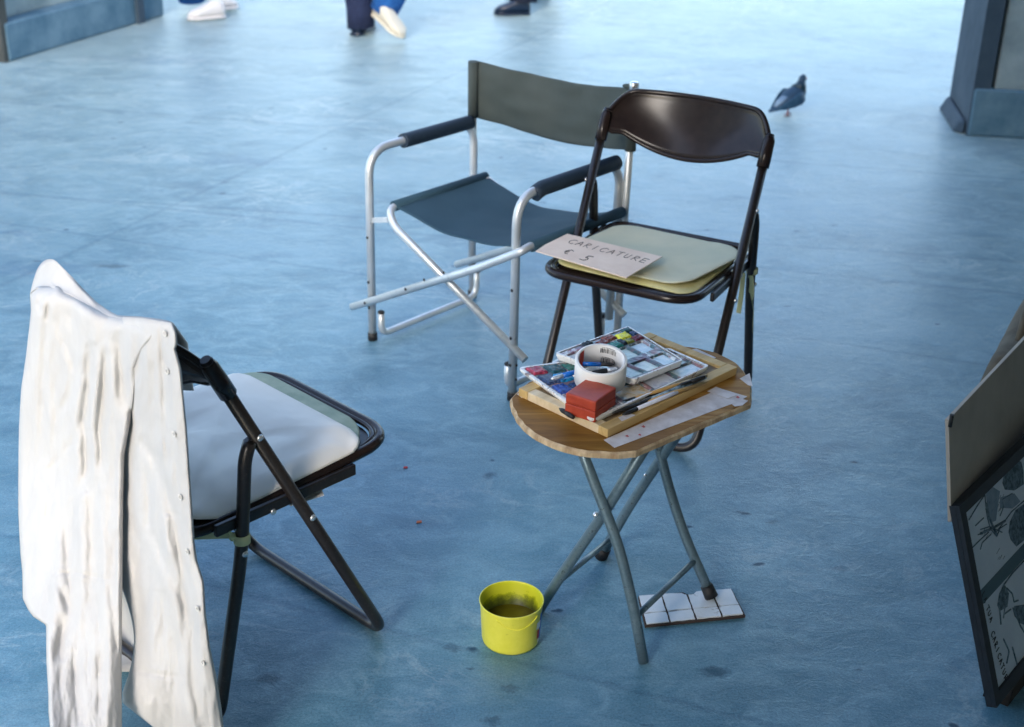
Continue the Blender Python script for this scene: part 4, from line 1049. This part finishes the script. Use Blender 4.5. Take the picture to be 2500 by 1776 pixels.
# right front panel with placket
LBn = [(300, 760), (318, 1000), (300, 1120), (296, 1200), (294, 1380), (298, 1440), (318, 1500), (333, 1470), (328, 1560), (310, 1640), (306, 1720), (297, 1716)]
def sheetB(u, v):
    y0 = 770; yb = 1900; 
    py = y0+(yb-y0)*v
    xl = 300-6*math.sin(min(1, max(0, (py-1000)/700))*PI) if py < 1440 else 300+28*math.sin(PI*min(1, (py-1440)/250))
    hem = None
    if py > 1716: xl = 300+(py-1716)*1.25
    xr = lerp_poly(Rb, py)
    if xl > xr-2: xl = xr-2
    px = xl+(xr-xl)*u; t = topA(px); py2 = max(py, t) if v > .02 else t
    d = fold(px, py2)*min(1, v*18+.15)
    pl = px-(xr-28)
    d += .0022*(1/(1+math.exp(-pl/1.6)))           # placket stands proud
    edge = min(u*1.0, (1-u)); d -= .006*math.exp(-(edge/.015)**2)
    back = .022*min(1, max(0, (py-880)/160)) if True else 0
    back *= max(0, 1-u*1.6)
    rnd_top = .030*math.exp(-(v/.012))
    return plane(px, py2, yA(px, py2)-d+back+.004+rnd_top)
mS.grid(sheetB, 80, 220)
# inner back layer, seen dark through the opening
def sheetC(u, v):
    py = 900+(1640-900)*v; px = 240+130*u
    return plane(px, py, -.165+.01*math.sin(u*9+v*5))
mS.grid(sheetC, 16, 40)
shirt = mS.build('shirt_body', M['linen'], SH, world=True, solid=.0012)
# collar and seat-side drop
mS = MB()
sil = [(74, 722), (82, 690), (92, 662), (105, 645), (120, 638), (135, 641), (150, 655), (175, 680), (205, 712), (235, 742), (265, 770), (300, 776), (350, 779), (400, 786), (422, 792)]
def catm(P, t):
    x = t*(len(P)-1); i = min(int(x), len(P)-2); f = x-i
    p0, p1, p2, p3 = P[max(i-1, 0)], P[i], P[i+1], P[min(i+2, len(P)-1)]
    return tuple(.5*((2*p1[k])+(-p0[k]+p2[k])*f+(2*p0[k]-5*p1[k]+4*p2[k]-p3[k])*f*f+(-p0[k]+3*p1[k]-3*p2[k]+p3[k])*f**3) for k in (0, 1))
def sheetD(u, v):
    sx, sy = catm(sil, u)
    bx = 74+(422-74)*u; by = topA(bx)+4
    if v < .5:
        k = v*2; px = bx+(sx-bx)*k; py = by+(sy-by)*k
        yc = -.150-.052*math.sin(PI*u)**.7; yl = -.224+(yc+.224)*k**.8
        return plane(px, py, yl-.003*noise.noise(Vector((px*.03, py*.03, 1))))
    k = (v-.5)*2; p = plane(sx, sy, -.150-.052*math.sin(PI*u)**.7)
    q = MLi @ p; q.y += .022*min(1, k*3); q.z -= .13*k-.003; q.y += .006*math.sin(u*20)*k
    return ML @ q
mS.grid(sheetD, 80, 30)
mS.build('collar', M['linen'], SH, world=True, solid=.0014)
for (u, v) in ((408, 813), (413, 905), (430, 1058), (445, 1212), (462, 1345), (487, 1484), (500, 1616)):
    # sits on the placket
    rel = (v-770)/(1900-770); xr = lerp_poly(Rb, v); xl = 300
    p = sheetB((u-xl)/(xr-xl), rel)
    p = on(u, v, p, nL)
    nn_ = -nL
    m = MB(); rot = Vector((0, 0, 1)).rotation_difference(nn_).to_matrix().to_4x4(); mt = Matrix.Translation(p+nn_*.0035) @ rot
    b2 = MB(); b2.lathe([(0, -.001), (.0042, -.001), (.0052, .0002), (.0052, .0010), (.0044, .0014), (.0034, .0008), (0, .0007)], seg=24)
    m.add([mt @ q for q in b2.v], b2.f); bt = m.build('button', M['button'], SH, world=True)
    m = MB(); 
    for ox, oy in ((.0012, .0012), (-.0012, .0012), (.0012, -.0012), (-.0012, -.0012)):
        b3 = MB(); b3.lathe([(0, .0012), (.0007, .0012), (.0007, .0010)], (ox, oy, 0), 8); m.add([mt @ q for q in b3.v], b3.f)
    m.build('button_holes', M['button_hole'], bt, world=True)

# ================================================================== DISPLAY BOARDS (right)
B0 = Vector((.835, 1.934, .10)); T0_ = Vector((.733, 2.007, .45))
hd_ = Vector((.625, .78, 0)).normalized(); up_ = (T0_-B0); up_ = (up_-hd_*up_.dot(hd_)); uL = up_.length; up_.normalize()
nB = hd_.cross(up_).normalized()
db = thing('display_board', 'black framed display of two ink drawings, leaning at the lower right', 'display board', (B0.x, B0.y, 0), 0)
def bpt(s, t, k=0): return B0+hd_*s+up_*t+nB*k
def slab(mb, quad, k0, k1):
    a = [bpt(s, t, k0) for s, t in quad]; b = [bpt(s, t, k1) for s, t in quad]; n = len(quad)
    mb.add(a+b, [list(range(n))[::-1], list(range(n, 2*n))]+[(i, (i+1) % n, n+(i+1) % n, n+i) for i in range(n)], False)
Wd = .70
m = MB(); slab(m, [(0, 0), (Wd, 0), (Wd, uL), (0, uL)], -.012, -.002); m.build('backing', M['frame_black'], db, world=True)
fw_ = .020
m = MB(); slab(m, [(0, 0), (fw_, 0), (fw_, uL), (0, uL)], -.0015, .006); m.build('frame_side', M['frame_black'], db, world=True)
m = MB(); slab(m, [(fw_, uL-fw_), (Wd, uL-fw_), (Wd, uL), (fw_, uL)], -.0015, .006); m.build('frame_top', M['frame_black'], db, world=True)
m = MB(); slab(m, [(fw_, 0), (Wd, 0), (Wd, .022), (fw_, .022)], -.0015, .006); m.build('frame_bottom', M['frame_black'], db, world=True)
m = MB(); slab(m, [(fw_, .205), (Wd, .205), (Wd, uL-fw_), (fw_, uL-fw_)], -.0015, .0005); sh1 = m.build('upper_sheet', M['sheet_blue'], db, world=True)
m = MB(); slab(m, [(fw_, .022), (Wd, .022), (Wd, .18), (fw_, .18)], -.0015, .0005); sh2 = m.build('lower_sheet', M['sheet_blue'], db, world=True)
m = MB(); slab(m, [(fw_, .18), (Wd, .18), (Wd, .205), (fw_, .205)], -.0015, .0012); m.build('divider_strip', M['teal_strip'], db, world=True)
def onB(u, v):   # photo pixel -> (s,t) on the board
    p = on(u, v, B0, nB)-B0; return (p.dot(hd_), p.dot(up_))
def blob(mb, uvs, k0=.0008, k1=.0012): slab(mb, [onB(u, v) for u, v in uvs], k0, k1)
# upper drawing: a loosely brushed generic figure
m = MB()
blob(m, [(2466, 1113), (2472, 1140), (2480, 1122), (2492, 1128), (2497, 1150), (2498, 1183), (2475, 1198), (2452, 1196), (2446, 1180), (2450, 1156), (2462, 1146)])
blob(m, [(2500, 1230), (2478, 1246), (2464, 1275), (2461, 1300), (2466, 1318), (2480, 1335), (2510, 1310), (2540, 1280)])
m.build('dark_wash', M['wash'], sh1, world=True)
m = MB(); blob(m, [(2405, 1196), (2420, 1188), (2440, 1200), (2434, 1240), (2430, 1272), (2420, 1275), (2410, 1240)]); blob(m, [(2440, 1215), (2475, 1205), (2490, 1225), (2470, 1242), (2440, 1240)])
m.build('pale_wash', M['wash_pale'], sh1, world=True)
def strokes(mb, lists, w):
    for l in lists:
        P = [bpt(*onB(u, v), .001) for u, v in l]; mb.tube(P, w, 5, bend=.004 if len(P) > 2 else 0)
m = MB()
strokes(m, [[(2403, 1208), (2385, 1235), (2364, 1270)], [(2403, 1210), (2408, 1260), (2416, 1290), (2430, 1308)], [(2400, 1265), (2380, 1284)],
            [(2392, 1293), (2415, 1286), (2445, 1300)], [(2386, 1306), (2412, 1296)], [(2370, 1340), (2392, 1318), (2412, 1300)], [(2392, 1342), (2396, 1326), (2418, 1305)],
            [(2430, 1300), (2450, 1275), (2468, 1250), (2500, 1222)], [(2440, 1260), (2448, 1240), (2445, 1220), (2470, 1205)], [(2432, 1310), (2440, 1290), (2456, 1280)]], .0011)
strokes(m, [[(2406, 1230), (2412, 1262), (2424, 1290), (2432, 1308)], [(2392, 1303), (2420, 1291), (2452, 1272)]], .0024)
rs = random.Random(4)
for k in range(46):
    hx = rs.choice(((2425, 1225), (2455, 1225), (2470, 1170), (2410, 1300), (2485, 1290), (2440, 1345))); hx = (hx[0]+rs.uniform(-16, 16), hx[1]+rs.uniform(-18, 18)); l_ = rs.uniform(5, 13)
    strokes(m, [[hx, (hx[0]-l_*.55, hx[1]+l_)]], .0004)
m.build('ink_strokes', M['wash'], sh1, world=True)
m = MB()
strokes(m, [[(2500, 1368), (2470, 1400), (2448, 1430), (2436, 1470), (2440, 1500), (2442, 1525)], [(2456, 1436), (2470, 1450), (2474, 1470)], [(2448, 1440), (2452, 1480), (2448, 1510)],
            [(2474, 1470), (2484, 1466)], [(2475, 1482), (2500, 1478)], [(2475, 1490), (2490, 1530), (2510, 1560)], [(2450, 1500), (2466, 1488)], [(2448, 1560), (2462, 1590), (2456, 1620)], [(2470, 1580), (2482, 1625)]], .0016)
blob(m, [(2450, 1424), (2438, 1450), (2433, 1478), (2440, 1492), (2458, 1482), (2462, 1450)]); blob(m, [(2470, 1484), (2510, 1478), (2510, 1530), (2490, 1522), (2476, 1506)])
m.build('ink_strokes', M['wash'], sh2, world=True)
m = MB()
A = bpt(*onB(2397, 1455), .001); Bq = bpt(*onB(2452, 1650), .001)
dxx = (bpt(*onB(2452, 1655))-bpt(*onB(2420, 1545))).normalized(); dyy = nB.cross(dxx).normalized()
if (bpt(*onB(2440, 1560))-bpt(*onB(2420, 1570))).dot(dyy) < 0: dyy = -dyy
write(m, 'LA TUA', bpt(*onB(2396, 1452), .001), dxx, dyy, nB, .012, .0112, .0007)
write(m, 'CARICATURA', bpt(*onB(2418, 1548), .001), dxx, dyy, nB, .013, .0118, .0008)
m.build('lettering', M['ink'], sh2, world=True)
m = MB(); m.add([bpt(.14, -.004, -.012), bpt(Wd, -.004, -.012), bpt(Wd, -.004, -.06), bpt(.14, -.004, -.06)]+[Vector((p.x, p.y, 0)) for p in (bpt(.15, -.005, -.020), bpt(Wd, -.005, -.020), bpt(Wd, -.005, -.07), bpt(.15, -.005, -.07))],
      [(0, 1, 2, 3), (7, 6, 5, 4), (0, 4, 5, 1), (1, 5, 6, 2), (2, 6, 7, 3), (3, 7, 4, 0)], False)
m.build('stand', M['dark_cloth'], db, world=True)
# beige board behind
c0 = Vector((.737, 2.014, .43)); c1 = at(2322, 1026, .60); hb = (at(2500, 836, .60)-c1).normalized()
bb = thing('beige_board', 'plain beige card board propped upright behind the black framed display', 'card board', (c0.x+.1, c0.y+.1, 0), 0)
dn = (c0-c1).normalized(); base = c1+dn*((c1-c0).length+.012)
nb_ = hb.cross(-dn).normalized()
m = MB(); q = [base, base+hb*.8, c1+hb*.8, c1]; q = [p-nb_*.004 for p in q]
m.add(q+[p-nb_*.006 for p in q], [(0, 1, 2, 3), (7, 6, 5, 4), (0, 4, 5, 1), (1, 5, 6, 2), (2, 6, 7, 3), (3, 7, 4, 0)], False); m.build('card', M['board_beige'], bb, world=True)
m = MB(); m.tube([c1+Vector((0, 0, .010)), c1-Vector((0, 0, .012))], .0035, 8); m.build('pin', M['rubber'], bb, world=True)
# taupe bag behind the boards
g0 = at(2384, 872, .34); g1 = at(2505, 655, .34); gd = (g1-g0); gd.z = 0; gd.normalize(); g0 = g0-gd*.035; gn = Vector((gd.y, -gd.x, 0))
bg_ = thing('canvas_bag', 'taupe canvas bag standing on the paving behind the beige board', 'bag', (g0.x, g0.y, 0), math.atan2(gd.y, gd.x))
m = MB(); ww = .13
def bagf(u, v):
    # rounded cross-section swept along the length
    a = 2*PI*v; e = min(u, 1-u)*2; k = min(1, .35+.65*(e*6)**.5) if e < .166 else 1
    cy, cz = math.cos(a), math.sin(a)
    sq = lambda t: math.copysign(abs(t)**.6, t)
    w = .065*k*sq(cy)*(1-.25*sq(cz)); z = .172+.168*k*sq(cz)+.008*math.sin(u*12)*max(0, cz)
    return Vector((.62*u-.0, -.065+w+.004*noise.noise(Vector((u*8, v*8, 1))), max(0.001, z)))
m.grid(bagf, 40, 32)
m.build('bag_body', M['bag'], bg_, bevel=0)
m = MB(); m.tube([(.18, -.065, .33), (.22, -.065, .40), (.38, -.065, .40), (.42, -.065, .33)], .009, 8, bend=.04); m.build('handle', M['bag'], bg_)

# ================================================================== PIGEON
pp = at(1922, 281)
pg = thing('pigeon', 'dark slate pigeon standing on the paving behind the chairs', 'pigeon', (pp.x, pp.y, 0), R(38))
def skin(name, pts, edges, radii, m_, parent, sub=2, root=0):
    me = bpy.data.meshes.new(name); me.from_pydata([tuple(p) for p in pts], edges, []); me.materials.append(m_)
    o = bpy.data.objects.new(name, me); C.objects.link(o); o.parent = parent
    sk = o.modifiers.new('skin', 'SKIN'); sk.use_smooth_shade = True
    for i, r_ in enumerate(radii):
        me.skin_vertices[0].data[i].radius = r_ if hasattr(r_, '__len__') else (r_, r_)
    me.skin_vertices[0].data[root].use_root = True
    sb = o.modifiers.new('sub', 'SUBSURF'); sb.levels = sub; sb.render_levels = sub
    return o
def chain(n): return [(i, i+1) for i in range(n-1)]
def loft(mb, secs, seg=20):
    """sections (x, z, half width, half height) along x, lofted into one closed skin"""
    rings = []
    for (x, y, z, w, h, tilt) in secs:
        c, s = math.cos(tilt), math.sin(tilt)
        rings.append([Vector((x-s*h*math.sin(a), y+w*math.cos(a), z+c*h*math.sin(a))) for a in (2*PI*k/seg for k in range(seg))])
    vs = [q for r_ in rings for q in r_]; n = len(rings)
    mb.add(vs, [(i*seg+k, (i+1)*seg+k, (i+1)*seg+(k+1) % seg, i*seg+(k+1) % seg) for i in range(n-1) for k in range(seg)]+[list(range(seg))[::-1], [(n-1)*seg+k for k in range(seg)]])
m = MB(); loft(m, [(-.165, 0, .052, .012, .005, .3), (-.13, 0, .062, .022, .009, .3), (-.09, 0, .082, .032, .018, .4), (-.05, 0, .106, .045, .034, .5), (-.01, 0, .130, .055, .048, .6), (.03, 0, .150, .055, .052, .8), (.055, 0, .178, .042, .042, 1.1),
              (.064, 0, .206, .028, .030, 1.3), (.064, 0, .228, .020, .022, 1.4), (.066, 0, .246, .019, .021, 1.3), (.070, 0, .262, .012, .014, 1.4), (.071, 0, .268, .004, .005, 1.4)])
m.build('body', M['pigeon'], pg)
for s in (1, -1):
    m = MB(); loft(m, [(.045, s*.050, .150, .006, .030, .6), (.01, s*.056, .138, .008, .040, .55), (-.04, s*.050, .112, .008, .032, .45), (-.09, s*.034, .086, .006, .020, .35), (-.135, s*.018, .064, .003, .006, .3)])
    m.build('wing', M['pigeon_wing'], pg)
    ly = s*.020
    m = MB(); m.tube([(.0+s*.022, ly, .10), (.004+s*.022, ly, .055), (-.002+s*.022, ly, .008)], .0045, 8)
    for a in (-.5, 0, .5, PI): m.tube([(-.002+s*.022, ly, .006), (-.002+s*.022+.028*math.cos(a), ly+.028*math.sin(a), .003)], .0028, 6)
    m.build('leg', M['pigeon_leg'], pg)
    m = MB(); m.ball((.076, s*.0185, .250), .0032, 8, 6); m.build('eye', M['orange_paper'], pg)
m = MB(); m.tube([(.084, 0, .248), (.108, 0, .238)], .004, 8, radii=[.0045, .0012]); m.build('beak', M['rubber'], pg)
m = MB(); loft(m, [(.048, 0, .180, .043, .043, 1.1), (.064, 0, .206, .0295, .0315, 1.3), (.064, 0, .226, .0215, .0235, 1.4)]); m.build('neck_feathers', M['pigeon_neck'], pg)
m = MB(); loft(m, [(-.055, 0, .139, .020, .006, .5), (-.095, 0, .108, .022, .007, .4), (-.125, 0, .080, .012, .004, .3)]); m.build('rump_patch', M['white_feather'], pg)
for o_ in list(C.objects):
    if o_.parent is pg: o_.data.transform(Matrix.Diagonal((.74, .84, .74, 1)) @ Matrix.Rotation(R(8), 4, 'Y') if o_.name.split('.')[0] not in ('leg',) else Matrix.Diagonal((.68, .68, .36, 1)))
    if o_.parent is pg and o_.name.split('.')[0] != 'leg': o_.data.transform(Matrix.Translation((0, 0, -.022)))

# ================================================================== PEOPLE (mostly above the frame)
def shoe(name, parent, heel, toe, m_up, m_sole, w=.045, pitch_lift=0):
    heel, toe = Vector(heel), Vector(toe); d = toe-heel; L = d.length; x = d.normalized(); y = Vector((0, 0, 1)).cross(x).normalized(); z = x.cross(y)
    mt = Matrix((x, y, z)).transposed().to_4x4(); mt.translation = heel
    def secl(S_, seg=18):
        vs = []
        for (px, wd, z0, z1) in S_:
            for k in range(seg):
                a = 2*PI*k/seg; c, s = math.cos(a), math.sin(a)
                vs.append(mt @ Vector((px*L, wd*math.copysign(abs(c)**.8, c), (z0+z1)/2+(z1-z0)/2*math.copysign(abs(s)**.7, s))))
        n = len(S_)
        return vs, [(i*seg+k, (i+1)*seg+k, (i+1)*seg+(k+1) % seg, i*seg+(k+1) % seg) for i in range(n-1) for k in range(seg)]+[list(range(seg))[::-1], [(n-1)*seg+k for k in range(seg)]]
    m = MB(); m.add(*secl([(-.02, w*.4, .02, .06), (.02, w*.72, .015, .085), (.15, w*.8, .015, .105), (.32, w*.82, .015, .10), (.5, w*.88, .015, .078), (.7, w, .015, .062), (.88, w*.85, .015, .05), (.98, w*.45, .015, .035), (1.0, w*.2, .018, .028)]))
    sh = m.build(name, m_up, parent, world=True)
    m = MB(); m.add(*secl([(-.03, w*.4, 0, .018), (.0, w*.75, 0, .02), (.3, w*.8, 0, .02), (.7, w*1.04, 0, .02), (.9, w*.9, 0, .02), (1.02, w*.35, .002, .018)]))
    m.build('sole', m_sole, sh, world=True)
def person(label, hips, legs, trousers_m, shoe_m, sole_m, facing, shoes, grp='passers-by on the far paving'):
    """legs: two lists hip->knee->ankle in world space"""
    hips = Vector(hips)
    t = thing('person', label, 'person', (hips.x, hips.y, 0), 0, grp)
    f = Vector((math.cos(facing), math.sin(facing), 0)); sdv = Vector((-f.y, f.x, 0))
    o = -Vector((hips.x, hips.y, 0))
    # body: one continuous skinned figure
    P = [hips, hips+Vector((0, 0, .18)), hips+Vector((0, 0, .38))+f*.02, hips+Vector((0, 0, .52)), hips+Vector((0, 0, .62)), hips+Vector((0, 0, .72))+f*.02, hips+Vector((0, 0, .80))+f*.02]
    Rr = [(.15, .11), (.13, .10), (.155, .11), (.10, .08), (.05, .05), (.075, .09), (.05, .06)]
    E_ = chain(7)
    for s in (1, -1):
        b_ = len(P); sh_ = hips+Vector((0, 0, .47))+sdv*s*.19
        P += [sh_, sh_+Vector((0, 0, -.28))+sdv*s*.04, sh_+Vector((0, 0, -.52))+f*.08+sdv*s*.03, sh_+Vector((0, 0, -.60))+f*.10+sdv*s*.03]
        Rr += [.052, .042, .030, .034]; E_ += [(3, b_), (b_, b_+1), (b_+1, b_+2), (b_+2, b_+3)]
    for lg in legs:
        b_ = len(P); P += [Vector(p) for p in lg]; Rr += [.085, .055, .042]; E_ += [(0, b_), (b_, b_+1), (b_+1, b_+2)]
    skin('body', [p+o for p in P], E_, Rr, M['skin'] if False else M['top_cloth'], t, 1)
    m = MB(); hc = hips+Vector((0, 0, .745))+f*.02; m.ball(hc, (.082, .082, .115), 20, 14)
    m.ball(hc+f*.085+Vector((0, 0, -.005)), (.014, .014, .018), 8, 6)
    for s in (1, -1): m.ball(hc+sdv*s*.083, (.012, .018, .028), 8, 6)
    hd2 = m.build('head', M['skin'], t, world=True)
    m = MB(); m.ball(hc-f*.018+Vector((0, 0, .035)), (.090, .090, .098), 20, 12); m.build('hair', M['hair'], hd2, world=True)
    m = MB()
    for s in (1, -1): m.ball(hc+f*.078+sdv*s*.03+Vector((0, 0, .012)), (.008, .008, .006), 8, 6)
    m.build('eyes', M['ink'], hd2, world=True)
    for lg, tm in zip(legs, trousers_m):
        m = MB(); L_ = [Vector(p) for p in lg]
        k1 = L_[1]; an = L_[2]; pts = [L_[0]+Vector((0, 0, .05)), L_[0].lerp(k1, .5), k1, k1.lerp(an, .3), k1.lerp(an, .6), k1.lerp(an, .85), an+(an-k1).normalized()*.035]
        m.tube(pts, .08, 20, radii=[.105, .092, .074, .073, .070, .069, .075])
        m.v = [v+(v-Vector((0, 0, 0))).normalized()*0+Vector((noise.noise(v*14), noise.noise(v*14+Vector((5, 0, 0))), 0))*.012 for v in m.v]
        m.build('trouser_leg', tm, t, world=True)
    for (h, to_, mu, ms) in shoes: shoe('shoe', t, h, to_, mu, ms)
    return t
# 1: jeans and white trainers next to the stone wall
s1 = at(462, 50); s1b = at(556, 48)
k = at(480, 22)
person('passer-by in bright blue jeans and white trainers beside the far left wall', (k.x-.02, k.y+.42, .93),
  [[(k.x-.10, k.y+.40, .90), (k.x-.08, k.y+.22, .48), (at(470, 30).x, at(470, 30).y+.02, .10)], [(k.x+.10, k.y+.42, .90), (k.x-.02, k.y+.38, .48), (at(540, 20).x-.12, at(540, 20).y+.02, .12)]],
  (M['jeans'], M['jeans']), None, None, R(-60),
  [(at(548, 44)+Vector((0, 0, .0)), at(460, 50), M['shoe_white'], M['shoe_white']), (at(510, 34)+Vector((0, .06, .0)), at(578, 28)+Vector((0, .05, .01)), M['shoe_white'], M['shoe_white'])])
# 2: walking away
d1 = at(880, 86); d2 = at(965, 92)
person('passer-by mid stride with one navy and one bright blue trouser leg, cream sole lifted', (d1.x+.16, d1.y+.10, .92),
  [[(d1.x+.08, d1.y+.10, .90), (d1.x-.03, d1.y+.05, .48), (d1.x+.0, d1.y+.02, .07)], [(d1.x+.24, d1.y+.10, .90), (d1.x+.33, d1.y-.02, .50), (d2.x-.05, d2.y+.05, .15)]],
  (M['jeans_dark'], M['jeans']), None, None, R(70),
  [(d1+Vector((-.02, -.03, 0)), d1+Vector((.03, .22, 0)), M['shoe_black'], M['shoe_black']), (at(925, 62)+Vector((0, -.22, .10)), at(983, 100)+Vector((0, 0, .012)), M['sole'], M['sole'])])
# 3: black shoe
e0 = at(1207, 36); e1_ = at(1292, 36)
person('passer-by in dark trousers and black shoes at the top of the view', (e1_.x+.02, e1_.y+.14, .93),
  [[(e1_.x-.05, e1_.y+.10, .90), (e1_.x-.03, e1_.y+.08, .48), (e1_.x-.035, e1_.y+.02, .10)], [(e1_.x+.08, e1_.y+.30, .90), (e1_.x+.10, e1_.y+.40, .48), (e1_.x+.12, e1_.y+.50, .10)]],
  (M['trouser_black'], M['trouser_black']), None, None, R(180),
  [(e1_, e0, M['shoe_black'], M['shoe_black']), (e1_+Vector((.12, .50, 0)), e1_+Vector((-.14, .50, 0)), M['shoe_black'], M['shoe_black'])])

# scraps on the paving
for (u, v, mm, lb, w) in ((990, 1143, M['red_paper'], 'tiny red paper scrap on the paving', .006), (1023, 1276, M['orange_paper'], 'tiny orange scrap on the paving below the red one', .007)):
    p = at(u, v); t = thing('paper_scrap', lb, 'scrap', p.to_tuple(), .4)
    m = MB(); m.prism([(-w, -w*.4), (w*.7, -w*.6), (w, w*.5), (-w*.5, w*.7)], .0005, .0022); m.build('scrap_sheet', mm, t)
